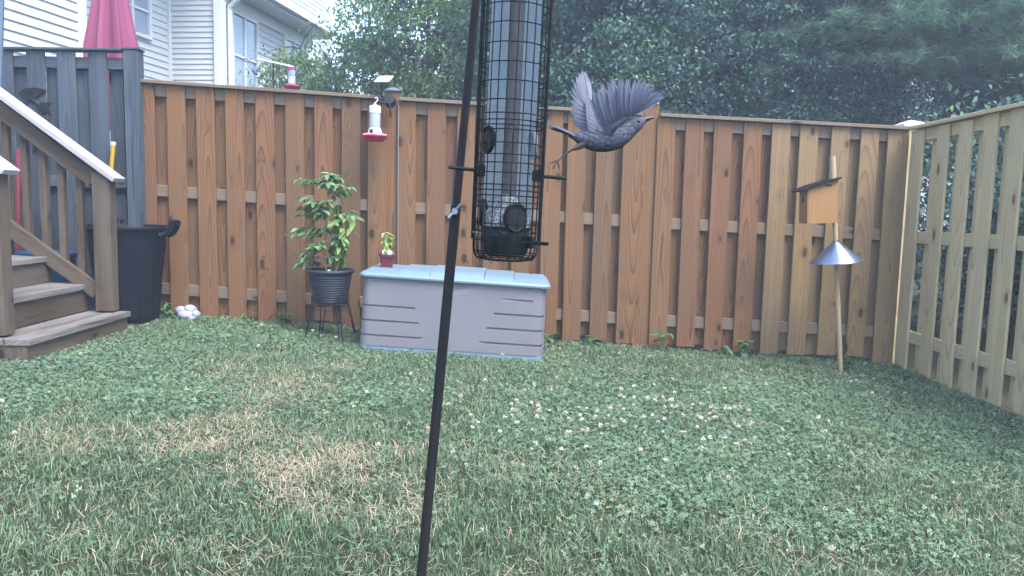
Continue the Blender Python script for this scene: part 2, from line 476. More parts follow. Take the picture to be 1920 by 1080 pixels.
# ---------------------------------------------------------------- grey weathered fence on the left
GY = 5.90
gf = thing('wooden_fence', 'weathered grey board fence on the left behind the stair railing', 'fence', (-4.0, GY, .05))
gxs = [-3.126 - .235 * i for i in range(11)]
g0 = .09
for x in gxs:
    fence_plank(gf, 'board', x, GY + .0095, g0 + rng.uniform(-.02, .02), 2.03 + (x + 3.1) * .012, .137, M['grey'], rng.uniform(-.006, .006))
for x in gxs:
    fence_plank(gf, 'back_board', x - .140 + rng.uniform(-.006, .008), GY + .0675, g0, 1.96, .118, M['grey'], rng.uniform(-.008, .008))
fence_plank(gf, 'back_board', -3.025, GY + .0675, g0, 1.96, .11, M['grey'])
for z in (1.95, 1.07, .34):
    beam(gf, 'rail', (-5.7, GY + .038, z), (-2.94, GY + .038, z), .037, .085, M['grey'])
beam(gf, 'cap_board', (-5.7, GY + .035, 2.043 - .03), (-2.94, GY + .035, 2.05), .12, .018, M['grey'])
o = link('post', plank_mesh(.105, .105, 2.05, M['grey']), gf); o.location = (-2.8805 + 4.0, .045, -.05)
MB().box((0, 0, .008), (.12, .12, .016)).build('post_cap', M['grey'], gf, loc=(-2.8805 + 4.0, .045, 2.001))

# ---------------------------------------------------------------- deck stairs
st = thing('deck_stairs', 'weathered wooden deck stairs with railings at the left edge', 'stairs', (-2.67, 4.8, .03))
Y0, Y1 = 4.23, 5.36
tz = [.168, .360, .545, .73, .915]
nxs = [-2.67, -2.935, -3.19, -3.445, -3.70]
for i in range(5):
    x = nxs[i]; z = tz[i]
    if i == 0: rz0 = .0
    else: rz0 = tz[i - 1]
    for k, (a, w) in enumerate(((.0, .136), (.147, .131))):
        beam(st, 'tread_board', (x - a - w / 2, Y0 - .005 + rng.uniform(-.006, .006), z - .019), (x - a - w / 2, Y1 + .005 + rng.uniform(-.006, .006), z - .019), w, .038, M['tread'])
    beam(st, 'riser', (x - .036, Y0, (rz0 + z - .038) / 2), (x - .036, Y1, (rz0 + z - .038) / 2), .032, z - .04 - rz0, M['deck'])
# closed ends of the bottom step and the sloping stringers
for y in (Y0 + .02, Y1 - .02):
    MB().box((-.165, y - 4.8, (.138 + .0) / 2 - .03), (.22, .036, .138)).build('end_board', M['deck'], st)
    MB().prism([(-.27, -.03), (-.33, -.03), (-1.35, .72), (-1.35, .86), (-1.30, .86), (-.27, .12)], y - 4.8 - .018, y - 4.8 + .018).build('stringer', M['deck'], st)
def railing(y, xp, zt, side):
    # newel post
    o = link('newel_post', plank_mesh(.118, .092, 1.0, M['deck']), st)
    zb = .18
    o.location = (xp + 2.67, y - 4.8, zb - .03); o.scale = (1, 1, zt - zb)
    slope = .72
    xt = xp - 1.45; zt2 = zt + (xp - xt) * slope
    o = link('newel_post', plank_mesh(.118, .092, 1.0, M['deck']), st)
    o.location = (xt + 2.67, y - 4.8, .0); o.scale = (1, 1, zt2 - .03)
    beam(st, 'handrail_cap', (xp + .105, y, zt - .045), (xt, y, zt2 + .03), .142, .034, M['cap'])
    beam(st, 'upper_rail', (xp - .06, y, zt - .05), (xt + .06, y, zt + (1.45 - .06) * slope - .065), .040, .105, M['deck'])
    beam(st, 'lower_rail', (xp - .06, y, .305), (xt + .06, y, .305 + (1.45 - .12) * slope), .040, .10, M['deck'])
    n = 10
    for k in range(n):
        xb = xp - .185 - k * .123
        q = xp - xb
        z0 = .305 + (q - .06) * slope - .03
        z1 = zt - .05 + (q - .06) * slope - .02
        o = link('baluster', plank_mesh(.045, .045, 1.0, M['deck']), st)
        o.location = (xb + 2.67, y - 4.8 + side * .043, z0 - .03); o.scale = (1, 1, z1 - z0)
        o.rotation_euler = (0, 0, R(rng.uniform(-3, 3)))
railing(5.30, -2.795, 1.12, 1)
railing(4.29, -2.875, 1.13, -1)

# ---------------------------------------------------------------- neighbour houses
DV = Vector((.14, 1, 0)).normalized(); NV = Vector((1, -.14, 0)).normalized()
def siding_wall(parent, p0, p1, z0, z1, ex=.108, skip=None):
    """courses of lapped siding from p0 to p1 (plan); outside on the right of p0 -> p1"""
    p0 = Vector((*p0, 0)); p1 = Vector((*p1, 0)); d = p1 - p0; L = d.length; d.normalize()
    nrm = Vector((d.y, -d.x, 0))
    prof = [(0, 0), (.022, .0), (.024, .007), (.006, ex + .008), (0, ex + .008)]
    mb = MB()
    V = []
    for t in (0, L):
        for (o_, z) in prof: V.append(d * t + nrm * o_ + Vector((0, 0, z)))
    n = len(prof)
    mb.add(V, [tuple(range(n)), tuple(range(2 * n - 1, n - 1, -1))] + [((i + 1) % n, i, i + n, (i + 1) % n + n) for i in range(n)])
    me = mb.mesh('siding_board', M['vinyl'])
    k = 0
    while z0 + k * ex < z1:
        o = link('siding_board', me, parent)
        o.location = p0 + Vector((0, 0, z0 + k * ex)) - parent.location
        k += 1
    w = MB()
    a, b = p0 - nrm * .002, p1 - nrm * .002
    q = [a - nrm * .15, b - nrm * .15, b, a]
    w.add([Vector((v.x, v.y, z)) - parent.location for z in (-.1, z1) for v in q], [(0, 1, 2, 3)[::-1], (4, 5, 6, 7), (0, 1, 5, 4), (1, 2, 6, 5), (2, 3, 7, 6), (3, 0, 4, 7)])
    w.build('wall', M['vinyl'], parent)
def post_trim(parent, p, z0, z1, w=.11, name='corner_trim', m=None):
    o = MB().box((0, 0, (z1 - z0) / 2), (w, w, z1 - z0), rot=Matrix.Rotation(-math.atan(.14), 3, 'Z')).build(name, m or M['trim'], parent)
    o.location = Vector((p[0], p[1], z0)) - parent.location
    return o
def window(parent, c, along, wd, ht, cols, rows, out):
    """c centre of the window on the wall (world), along = unit plan vector"""
    al = Vector(along); n = Vector(out)
    rot = Matrix((al, n * -1, Vector((0, 0, 1)))).transposed()
    fr = MB(); t = .06
    fr.box(rot @ Vector((-wd / 2 + t / 2, -.03, 0)), (t, .06, ht), rot)
    fr.box(rot @ Vector((wd / 2 - t / 2, -.03, 0)), (t, .06, ht), rot)
    fr.box(rot @ Vector((0, -.028, ht / 2 - t / 2)), (wd - 2 * t, .06, t), rot)
    fr.box(rot @ Vector((0, -.028, -ht / 2 + t / 2)), (wd - 2 * t, .06, t), rot)
    w = fr.build('window', M['trim'], parent, loc=Vector(c) - parent.location)
    iw, ih = wd - 2 * t, ht - 2 * t
    for i in range(cols):
        for j in range(rows):
            cx = -iw / 2 + (i + .5) * iw / cols; cz = -ih / 2 + (j + .5) * ih / rows
            MB().box(rot @ Vector((cx, -.012 - .008 * j, cz)), (iw / cols - .03, .01, ih / rows - .03), rot).build('pane', M['pane'], w)
    mu = MB()
    for i in range(1, cols): mu.box(rot @ Vector((-iw / 2 + i * iw / cols, -.025, 0)), (.05, .05, ih), rot)
    for j in range(1, rows): mu.box(rot @ Vector((0, -.022, -ih / 2 + j * ih / rows)), (iw, .04, .04), rot)
    if cols > 1 or rows > 1: mu.build('mullion', M['trim'], w)
    return w
h1 = thing('townhouse', 'white sided townhouse on the left behind the grey fence', 'house', (-6.2, 11.5, 0))
A1e = Vector((-5.233, 9.5, 0)); A1s = A1e - DV * 5.5
A2e = Vector((-5.932, 13.5, 0)); A2s = A2e - DV * 2.6
siding_wall(h1, A1s[:2], A1e[:2], .3, 6.0)
ret = A1e - NV * 1.4
siding_wall(h1, A1e[:2], ret[:2], .3, 6.0)
siding_wall(h1, A2s[:2], A2e[:2], .3, 6.0)
Bo = A2e + NV * .93
siding_wall(h1, A2e[:2], Bo[:2], .3, 6.0, ex=.088)
Ce = Bo + DV * 3.6
siding_wall(h1, Bo[:2], Ce[:2], .3, 4.42)
post_trim(h1, A1e + NV * .0, .2, 6.0)
post_trim(h1, A2e + NV * .03 - DV * .03, .2, 6.0, .07)
post_trim(h1, Bo, .2, 6.0, .15)
wc = A2e - DV * 1.05 + NV * .018
window(h1, (wc.x, wc.y, 4.1), DV, .95, 1.25, 2, 3, NV)
wc = Bo + DV * .78 + NV * .018
window(h1, (wc.x, wc.y, 3.44), DV, .98, 1.5, 2, 2, NV)
wc = Bo + DV * 2.85 + NV * .018
window(h1, (wc.x, wc.y, 3.44), DV, .9, 1.5, 2, 2, NV)
rotD = Matrix((NV, DV, Vector((0, 0, 1)))).transposed()
def hbox(name, parent, p, dims, m, z, rot=rotD):
    o = MB().box((0, 0, 0), dims, rot).build(name, m, parent)
    o.location = Vector((p.x, p.y, z)) - parent.location
    return o
mid = Bo + DV * 1.95
hbox('frieze', h1, mid + NV * .03, (.05, 3.7, .2), M['trim'], 4.30)
hbox('soffit', h1, mid + NV * .22, (.42, 3.9, .03), M['gutter'], 4.425)
hbox('fascia', h1, mid + NV * .44, (.03, 3.9, .17), M['trim'], 4.50)
hbox('gutter', h1, mid + NV * .505, (.10, 3.9, .11), M['gutter'], 4.53)
rr = rotD @ Matrix.Rotation(R(30), 3, 'Y')
hbox('roof', h1, mid - NV * .9, (3.3, 4.0, .06), M['roof'], 5.38, rr)
hbox('roof', h1, A1e - NV * 1.2 - DV * 1.0, (3.0, 9.5, .12), M['roof'], 6.1)
ds = MB()
pz = Bo + NV * .50 - DV * .0
pw = Bo + NV * .12 + DV * .12
ds.tube([(pz.x, pz.y, 4.5), (pz.x, pz.y, 4.40), ((pz.x + pw.x) / 2, (pz.y + pw.y) / 2, 4.28), (pw.x, pw.y, 4.17), (pw.x, pw.y, 4.0), (pw.x, pw.y, .3)], .045, 10)
o = ds.build('downspout', M['trim'], h1, smooth=True); o.location = -h1.location

def far_house(name, label, c, w, d, h, yaw, ex, wins):
    hh = thing(name, label, 'house', (c[0], c[1], 0), (0, 0, yaw))
    mb = MB(); n = int(h / ex)
    for k in range(n):
        z = k * ex; e = .02
        V = [(sx * (w / 2 + q), sy * (d / 2 + q), zz) for (q, zz) in ((e, z), (0, z + ex)) for sx, sy in ((-1, -1), (1, -1), (1, 1), (-1, 1))]
        mb.add(V, [(0, 1, 5, 4), (1, 2, 6, 5), (2, 3, 7, 6), (3, 0, 4, 7), (3, 2, 1, 0), (4, 5, 6, 7)])
    mb.build('wall', M['vinyl'], hh)
    for sx in (-1, 1):
        for sy in (-1, 1):
            MB().box((sx * (w / 2 + .02), sy * (d / 2 + .02), h / 2), (.16, .16, h)).build('corner_trim', M['trim'], hh)
    MB().prism([(-w / 2 - .4, h - .02), (w / 2 + .4, h - .02), (0, h + w * .33)], -d / 2 - .4, d / 2 + .4).build('roof', M['roof'], hh)
    for (x, z, ww, hz) in wins:
        win = MB().box((x, -d / 2 - .04, z), (ww, .08, hz)).build('window', M['trim'], hh)
        for s in (-1, 1):
            MB().box((x, -d / 2 - .09, z + s * hz / 4), (ww - .16, .03, hz / 2 - .12)).build('pane', M['pane'], win)
far_house('townhouse', 'distant pale sided house rising behind the left gutter', (-9.3, 27.5), 3.2, 6, 9.5, R(-8), .16, [(-.2, 4.5, 1, 1.5)])
far_house('townhouse', 'white sided house glimpsed between trunks above the fence corner', (11.5, 26.0), 7, 6, 8.5, R(-12), .15, [(-.9, 3.6, 1.0, 1.5), (1.2, 3.6, 1.0, 1.5), (-.9, 6.5, 1.0, 1.5), (1.2, 6.5, 1.0, 1.5)])

# ---------------------------------------------------------------- storage box
def rrect(w, d, r_, n=5):
    """rounded rectangle, list of (point, normal), starting mid-left of the front and going right"""
    out = []
    for cx, cy, a0 in ((w / 2 - r_, -d / 2 + r_, -90), (w / 2 - r_, d / 2 - r_, 0), (-w / 2 + r_, d / 2 - r_, 90), (-w / 2 + r_, -d / 2 + r_, 180)):
        for k in range(n + 1):
            a = R(a0 + 90 * k / n)
            out.append((Vector((cx + r_ * math.cos(a), cy + r_ * math.sin(a), 0)), Vector((math.cos(a), math.sin(a), 0))))
    return out
bxc = (-.405, 5.15 + .29, float(ground_z(-.405)) + .012)
sb = thing('storage_box', 'taupe resin deck storage box with a blue-grey lid in front of the fence', 'storage box', bxc, (0, math.atan(.044), 0))
BW, BD, BH = 1.235, .56, .50
slots = []
for k, z in enumerate((.105, .205, .305, .405)):
    slots.append((z, -BW / 2 - .1 if k < 3 else -BW / 2 + .065, -BW / 2 + .425 - .033 * k if k < 3 else -BW / 2 + .33))
    slots.append((z, BW / 2 - .43 + .045 * k, BW / 2 + .1 if k < 3 else BW / 2 - .09))
per = rrect(BW, BD, .055, 6)
pl = []
# insert extra points on the front edge (from the last corner to the first)
fx = sorted(set([round(s[1], 4) for s in slots if s[1] > -BW / 2] + [round(s[1] - .002, 4) for s in slots if s[1] > -BW / 2] + [round(s[2], 4) for s in slots if s[2] < BW / 2] + [round(s[2] + .002, 4) for s in slots if s[2] < BW / 2] + [-.13, -.10, -.05, 0, .05, .10, .13]))
fx = [x for x in fx if -BW / 2 + .06 < x < BW / 2 - .06]
per = [(Vector((x, -BD / 2, 0)), Vector((0, -1, 0))) for x in fx] + per
zs = sorted(set([0.035, .05, BH] + [round(z + q, 4) for z in (.105, .205, .305, .405) for q in (-.0085, -.006, .005, .0075)] + [.44, .46, .48]))
rings = []
for z in zs:
    ring = []
    tap = .012 * (1 - z / BH)
    for p, n in per:
        dd = 0
        if p.y < BD / 2 - .06:
            for (sz, a, b) in slots:
                if abs(z - sz) < .0065 and (a <= p.x <= b): dd = .012
        if abs(p.x) < .02 + .11 * (z - .43) / .06 and z > .43 and p.y < 0: dd = .012
        ring.append(p + n * (tap - dd) + Vector((0, 0, z)))
    rings.append(ring)
MB().loft(rings).build('body', M['resin'], sb, smooth=30)
base = rrect(BW + .012, BD + .012, .05, 6)
MB().loft([[p + n * q + Vector((0, 0, z)) for p, n in base] for q, z in ((0, -.03), (.004, .0), (.0, .034))]).build('base', M['lid'], sb, smooth=30)
lp = rrect(BW + .05, BD + .05, .05, 6)
MB().loft([[p + n * q + Vector((0, 0, z)) for p, n in lp] for q, z in ((-.012, BH - .004), (0, BH), (.002, BH + .012), (-.004, BH + .024), (-.014, BH + .03), (-.04, BH + .034))]).build('lid', M['lid'], sb, smooth=35)
lid = [o for o in sb.children if o.name.startswith('lid')][0]
for k, (x0, x1, hgt, inset) in enumerate(((-.60, -.372, .014, .07), (-.368, -.172, .024, .03), (-.168, .192, .032, .025), (.196, .392, .024, .03), (.396, .615, .014, .07))):
    poly = [(-BD / 2 + inset - .03, BH + .030), (-BD / 2 + inset, BH + .028 + hgt * .75), (-BD / 2 + inset + .05, BH + .032 + hgt), (BD / 2 - .03, BH + .032 + hgt), (BD / 2 - .01, BH + .030)]
    m_ = MB(); n = len(poly)
    m_.add([(x0 if s == 0 else x1, y, z) for s in (0, 1) for (y, z) in poly], [tuple(range(n))[::-1], tuple(range(n, 2 * n))] + [(i, (i + 1) % n, (i + 1) % n + n, i + n) for i in range(n)])
    m_.build('lid_panel', M['lid'], lid)

# ---------------------------------------------------------------- leaves for pots, weeds
def leaf_mesh(name, L, W, m, fold=.25, curl=.25, n=5):
    V = []; F = []
    for i in range(n + 1):
        t = i / n
        w = W * .5 * (math.sin(math.pi * min(1, t * .94 + .03) ** .75)) if 0 < i < n else 0.0006
        z = -curl * L * t * t
        y = L * t
        V += [(-w, y, z + fold * w), (0, y, z), (w, y, z + fold * w)]
    for i in range(n):
        a = i * 3
        F += [(a, a + 1, a + 4, a + 3), (a + 1, a + 2, a + 5, a + 4)]
    return MB().add(V, F).mesh(name, m, True)
M['pepper'] = leafmat('pepper_leaf', [(0, (.13, .21, .065)), (.5, (.20, .30, .085)), (1, (.30, .39, .13))], .6, .35, .2, attr=False)
M['tomato'] = leafmat('tomato_leaf', [(0, (.09, .17, .085)), (.5, (.14, .24, .11)), (1, (.24, .34, .16))], .65, .35, .2, attr=False)
M['basil'] = leafmat('pale_herb_leaf', [(0, (.24, .34, .10)), (.5, (.34, .45, .15)), (1, (.45, .52, .22))], .5, .35, attr=False)
M['weed'] = leafmat('weed_leaf', [(0, (.05, .12, .05)), (1, (.12, .22, .08))], .55, .25, attr=False)
def place_leaf(parent, me, p, yaw, pitch, scale, roll=0, name='leaf'):
    o = link(name, me, parent)
    o.rotation_mode = 'YXZ'
    o.matrix_basis = Matrix.Translation(p) @ Matrix.Rotation(yaw, 4, 'Z') @ Matrix.Rotation(pitch, 4, 'X') @ Matrix.Rotation(roll, 4, 'Y') @ Matrix.Scale(scale, 4)
    return o
rng = random.Random(11)
pg = float(ground_z(-1.3))
pc = Vector((-1.31, 5.55, pg))
# wire stand
ws = thing('plant_stand', 'black wire plant stand under the big slate pot', 'plant stand', pc)
zr = .255
for rr_, zz in ((.125, zr), (.125, zr - .035), (.06, zr)):
    MB().tube([(rr_ * math.cos(a), rr_ * math.sin(a), zz) for a in np.linspace(0, 2 * math.pi, 29)], .004, 6, caps=False).build('ring', M['black'], ws, smooth=True)
for k in range(4):
    a = R(35 + 90 * k); c_, s_ = math.cos(a), math.sin(a)
    e = Vector((-s_, c_, 0)) * .018
    u_ = Vector((c_, s_, 0))
    MB().tube([u_ * .20 - e * .5 + Vector((0, 0, -.02)), u_ * .133 - e + Vector((0, 0, zr)), u_ * .136 - e * .7 + Vector((0, 0, zr + .055)), u_ * .136 + Vector((0, 0, zr + .068)), u_ * .136 + e * .7 + Vector((0, 0, zr + .055)), u_ * .133 + e + Vector((0, 0, zr)), u_ * .20 + e * .5 + Vector((0, 0, -.02))], .0042, 6).build('leg', M['black'], ws, smooth=True)
for k in range(4):
    a = R(k * 45); MB().tube([(-.125 * math.cos(a), -.125 * math.sin(a), zr), (.125 * math.cos(a), .125 * math.sin(a), zr)], .003, 5).build('cross_wire', M['black'], ws)
# pot with pepper and tomato
pp = thing('potted_plant', 'tall green vegetable plants in a ribbed slate pot on a wire stand', 'potted plant', pc + Vector((0, 0, zr + .006)))
prof = [(.112, 0)]
for k in range(11):
    t = k / 11
    r_ = .114 + .038 * t; z = .01 + .19 * t
    prof += [(r_, z), (r_ + .0035, z + .004), (r_ + .0035, z + .010), (r_, z + .014)]
prof += [(.155, .215), (.168, .222), (.171, .232), (.168, .243), (.158, .245), (.152, .24), (.148, .215)]
MB().lathe(prof, 32, caps=False).build('pot', M['pot'], pp, smooth=30)
MB().lathe([(.0, .208), (.06, .213), (.15, .21)], 20, caps=False).build('soil', M['soil'], pp)
MB().lathe([(.112, .001), (.0, .001)], 20, caps=False).build('pot_base', M['pot'], pp)
lp_me = [leaf_mesh('leaf', .085, .040, M['pepper'], curl=.35), leaf_mesh('leaf', .095, .045, M['pepper'], curl=.55, fold=.4)]
lt_me = [leaf_mesh('leaf', .045, .022, M['tomato'], curl=.3), leaf_mesh('leaf', .05, .026, M['tomato'], curl=.15)]
def stem(parent, pts, r0, r1, m):
    n = len(pts); return MB().tube(pts, [r0 + (r1 - r0) * i / (n - 1) for i in range(n)], 7).build('stem', m, parent, smooth=True)
def curve(p0, p1, bow, n=7):
    p0, p1, bow = Vector(p0), Vector(p1), Vector(bow)
    return [p0.lerp(p1, i / (n - 1)) + bow * math.sin(math.pi * i / (n - 1)) for i in range(n)]
# pepper: bushy, right side
for (tx, ty, tz_) in ((.06, -.02, .50), (.13, .02, .46), (.02, .05, .45), (.10, -.06, .40), (.17, -.02, .40)):
    pts = curve((.03 + rng.uniform(-.02, .02), rng.uniform(-.03, .03), .20), (tx, ty, .20 + tz_), (.01, 0, .02))
    stem(pp, pts, .006, .003, M['stem'])
    for i in range(2, 7):
        for k in range(3):
            p = pts[i] + Vector((rng.uniform(-.01, .01),) * 3)
            place_leaf(pp, lp_me[rng.randrange(2)], p, rng.uniform(0, 2 * math.pi), R(rng.uniform(-65, 5)), rng.uniform(.65, 1.15), R(rng.uniform(-25, 25)))
# tomato: open pinnate fronds, left and up
fr_ends = [((-.02, 0, .55), (-.20, -.03, .64)), ((-.02, 0, .62), (.06, -.02, .76)), ((-.03, 0, .40), (-.28, -.05, .42)), ((-.01, 0, .68), (-.09, -.02, .74)), ((0, 0, .52), (.19, -.05, .53)), ((-.03, 0, .15 + .2), (-.20, -.06, .18 + .1)),
           ((-.03, 0, .3), (-.22, -.05, .24)), ((0, 0, .60), (.14, .02, .70)), ((-.02, 0, .50), (-.13, .04, .56)), ((0, 0, .70), (.0, -.02, .77)), ((-.02, 0, .45), (.05, -.1, .50)), ((-.02, 0, .35), (-.1, -.12, .36)), ((-.02, 0, .25), (-.24, .03, .26))]
for _ in range(26):
    zz_ = rng.uniform(.25, .70); aa = rng.uniform(0, 6.28); ll = rng.uniform(.10, .22)
    fr_ends.append(((-.02, 0, zz_), (-.02 + ll * math.cos(aa) - .03, ll * math.sin(aa) * .6, zz_ + rng.uniform(-.02, .08))))
st_ = lambda p: (p[0], p[1], .2 + (p[2] - .2) * 1.27)
fr_ends = [(st_(p), st_(q)) for p, q in fr_ends]
main = curve((-.03, 0, .2), (.0, 0, .87), (-.02, 0, 0), 9)
stem(pp, main, .007, .003, M['stem'])
stem(pp, curve((.0, .03, .2), (-.02, .02, .72), (.02, 0, 0), 8), .006, .003, M['stem'])
for a, b in fr_ends:
    pts = curve(a, b, (0, 0, .03), 8)
    stem(pp, pts, .0028, .0012, M['stem'])
    d = (Vector(b) - Vector(a)); yaw = math.atan2(-d.x, d.y)
    for i in range(2, 8):
        for s in ((-1, 1) if i < 7 else (0,)):
            place_leaf(pp, lt_me[rng.randrange(2)], pts[i], yaw + s * R(rng.uniform(45, 75)), R(rng.uniform(-35, 15)), rng.uniform(1.1, 1.8), R(rng.uniform(-20, 20)))
MB().box((.01, -.06, .222), (.018, .003, .05), Matrix.Rotation(R(-25), 3, 'Y')).build('plant_tag', M['white'], pp)
MB().box((.075, -.07, .215), (.022, .003, .03), Matrix.Rotation(R(12), 3, 'Y')).build('plant_tag', M['white'], pp)

# small herb in a maroon nursery pot on the lid
sp = thing('potted_plant', 'small pale green herb in a maroon square pot on the storage box', 'potted plant', (-.885, 5.43, .518), (0, R(2.5), 0))
def sq(h, z, c=.006): return [Vector(p + (z,)) for p in ((-h + c, -h), (h - c, -h), (h, -h + c), (h, h - c), (h - c, h), (-h + c, h), (-h, h - c), (-h, -h + c))]
MB().loft([sq(.036, 0), sq(.047, .074), sq(.054, .075), sq(.055, .092), sq(.051, .092), sq(.046, .075)], caps=True).build('pot', M['terra'], sp)
MB().loft([sq(.048, .078), sq(.048, .082)]).build('soil', M['soil'], sp)
lb = leaf_mesh('leaf', .042, .024, M['basil'], curl=.4)
for k in range(6):
    a = rng.uniform(0, 6.28); rr_ = rng.uniform(.005, .028)
    pts = curve((rr_ * .6 * math.cos(a), rr_ * .6 * math.sin(a), .08), (rr_ * 1.3 * math.cos(a), rr_ * 1.3 * math.sin(a), rng.uniform(.19, .245)), (0, 0, 0), 6)
    stem(sp, pts, .0022, .0014, M['stem'])
    for i in range(1, 6):
        for q in range(3):
            place_leaf(sp, lb, pts[i], rng.uniform(0, 6.28), R(rng.uniform(-75, 25)), rng.uniform(.7, 1.25))
for x, r_ in ((-.024, -8), (.012, 5), (.026, 10)):
    MB().box((x, -.035, .098), (.014, .002, .04), Matrix.Rotation(R(r_), 3, 'Y')).build('plant_tag', M['white'], sp)

# ---------------------------------------------------------------- rubbish bin
tb = thing('trash_can', 'tall black plastic trash can between the stairs and the brown fence', 'trash can', (-2.825, 5.665, float(ground_z(-2.825)) + .005))
def flute(q, z):
    if z > .46: return 1
    k = min(1, (.46 - z) / .06)
    return 1 - .085 * k * (1 if math.cos(q * 6) > .2 else 0)
prof = [(.0, .0), (.19, 0), (.2, .012), (.205, .06), (.218, .2), (.23, .36), (.236, .42), (.24, .46), (.252, .50), (.258, .54), (.262, .66), (.266, .672), (.279, .676), (.283, .688), (.283, .700), (.278, .708), (.268, .706), (.262, .69), (.25, .5), (.2, .1), (.0, .05)]
MB().lathe(prof, 60, caps=False, mod=flute).build('body', M['blackp'], tb, smooth=35)
for s in (1, -1):
    h = MB()
    h.tube([(s * .265, -.075, .64), (s * .31, -.06, .655), (s * .342, -.05, .70), (s * .352, -.045, .745)], [.022, .02, .02, .022], 8)
    h.tube([(s * .265, .075, .64), (s * .31, .06, .655), (s * .342, .05, .70), (s * .352, .045, .745)], [.022, .02, .02, .022], 8)
    h.tube([(s * .352, -.05, .735), (s * .356, 0, .738), (s * .352, .05, .735)], .019, 8)
    h.build('handle', M['blackp'], tb, smooth=True, rot=(0, 0, R(0 if s == 1 else -62)))

# blue tub behind the stairs, tools and ornaments by the grey fence
bt = thing('tub', 'dark blue plastic tub behind the stair balusters', 'tub', (-3.44, 5.66, float(ground_z(-3.44))))
MB().lathe([(.0, 0), (.17, 0), (.18, .01), (.205, .44), (.212, .45), (.222, .458), (.222, .472), (.212, .476), (.2, .44), (.17, .03), (0, .02)], 36, caps=False).build('body', M['blue'], bt, smooth=35)
yt = thing('tool_handle', 'yellow tool handle with a white tip leaning on the grey fence', 'tool', (-3.145, 5.83, .06))
MB().tube([(0, 0, 0), (.132, .04, 1.285)], .016, 10).build('shaft', M['yellow'], yt, smooth=True)
MB().tube([(.132, .04, 1.285), (.1345, .0405, 1.31)], .0165, 10).build('tip', M['white'], yt, smooth=True)
rt = thing('tool_handle', 'dull red tool handle leaning on the grey fence behind the balusters', 'tool', (-3.75, 5.83, .08))
MB().tube([(0, 0, .3), (.025, .035, 1.22)], .019, 10).build('grip', M['redstick'], rt, smooth=True)
MB().tube([(-.008, 0, 0), (0, 0, .3)], .013, 10).build('shaft', M['black'], rt, smooth=True)
gp = MB().tube([(-3.80, 5.62, .06), (-3.625, 5.6, 2.33), (-3.60, 5.6, 2.62), (-3.55, 5.6, 2.72), (-3.46, 5.6, 2.74), (-3.38, 5.6, 2.68), (-3.36, 5.6, 2.6)], [.017] * 3 + [.012] * 4, 10).build('garden_hook', plain('dull_blue_grey_pole', (.10, .13, .18), .4, .3), smooth=True)
tag(gp, 'slim blue-grey garden hook pole at the top left corner', 'pole')
# black metal fish plaque and letters on the grey boards
orn = thing('wall_ornament', 'black metal silhouette ornament with letters on the grey fence', 'ornament', (-3.62, 5.893, 1.6))
top_ = [(-.10, .115), (-.05, .15), (.03, .158), (.085, .147), (.11, .135), (.085, .118), (.05, .10), (.02, .075), (-.02, .06), (-.07, .07)]
MB().prism(top_, -.006, .0).build('upper_plate', M['black'], orn)
MB().prism([(.055, .048), (.15, .052), (.115, .005), (.142, -.05), (.06, -.02), (.03, .0)], -.006, 0).build('lower_plate', M['black'], orn)
MB().tube([(-.02, -.003, .08), (.02, -.003, .05), (.06, -.003, .02)], .012, 6, flat=.4).build('link_bar', M['black'], orn)
e_ = MB()
ex0, ez0 = -.016, -.31
e_.prism([(ex0, ez0), (ex0 + .055, ez0), (ex0 + .055, ez0 + .024), (ex0 + .045, ez0 + .024), (ex0 + .042, ez0 + .012), (ex0 + .026, ez0 + .012), (ex0 + .026, ez0 + .03), (ex0 + .036, ez0 + .03), (ex0 + .036, ez0 + .042), (ex0 + .026, ez0 + .042), (ex0 + .026, ez0 + .06), (ex0 + .042, ez0 + .06), (ex0 + .045, ez0 + .048), (ex0 + .055, ez0 + .048), (ex0 + .055, ez0 + .072), (ex0, ez0 + .072), (ex0, ez0 + .062), (ex0 + .009, ez0 + .062), (ex0 + .009, ez0 + .01), (ex0, ez0 + .01)], -.006, 0)
e_.build('letter', M['black'], orn)
sx0, sz0 = -.115, -.31
s_ = MB().tube([(sx0 + .038, -.003, sz0 + .058), (sx0 + .028, -.003, sz0 + .066), (sx0 + .014, -.003, sz0 + .064), (sx0 + .007, -.003, sz0 + .052), (sx0 + .014, -.003, sz0 + .041), (sx0 + .028, -.003, sz0 + .034), (sx0 + .036, -.003, sz0 + .022), (sx0 + .028, -.003, sz0 + .009), (sx0 + .014, -.003, sz0 + .006), (sx0 + .003, -.003, sz0 + .014)], .007, 6, flat=.45)
s_.build('letter', M['black'], orn)

# ---------------------------------------------------------------- closed patio umbrella beyond the grey fence
um = thing('patio_umbrella', 'closed faded red patio umbrella standing behind the grey fence', 'umbrella', (-3.83, 7.5, .05))
rings = []
for z, r_ in ((1.55, .20), (1.7, .205), (1.9, .203), (2.1, .20), (2.3, .197), (2.5, .165), (2.75, .128), (2.95, .09), (3.1, .05), (3.16, .02)):
    ring = []
    for j in range(64):
        q = 2 * math.pi * j / 64
        k = 1 + .24 * math.cos(q * 8 + .6) * (1 if r_ > .04 else .3) + .05 * math.cos(q * 3 + z)
        ring.append(Vector((r_ * k * math.cos(q), r_ * k * math.sin(q), z)))
    rings.append(ring)
MB().loft(rings).build('canopy', M['umb'], um, smooth=60)
MB().tube([(0, 0, 0), (0, 0, 3.22)], .022, 10).build('pole', M['steel'], um, smooth=True)
MB().lathe([(.0, 0), (.25, 0), (.25, .05), (.05, .09), (.0, .1)], 24, caps=False).build('base', M['blackp'], um, smooth=35)

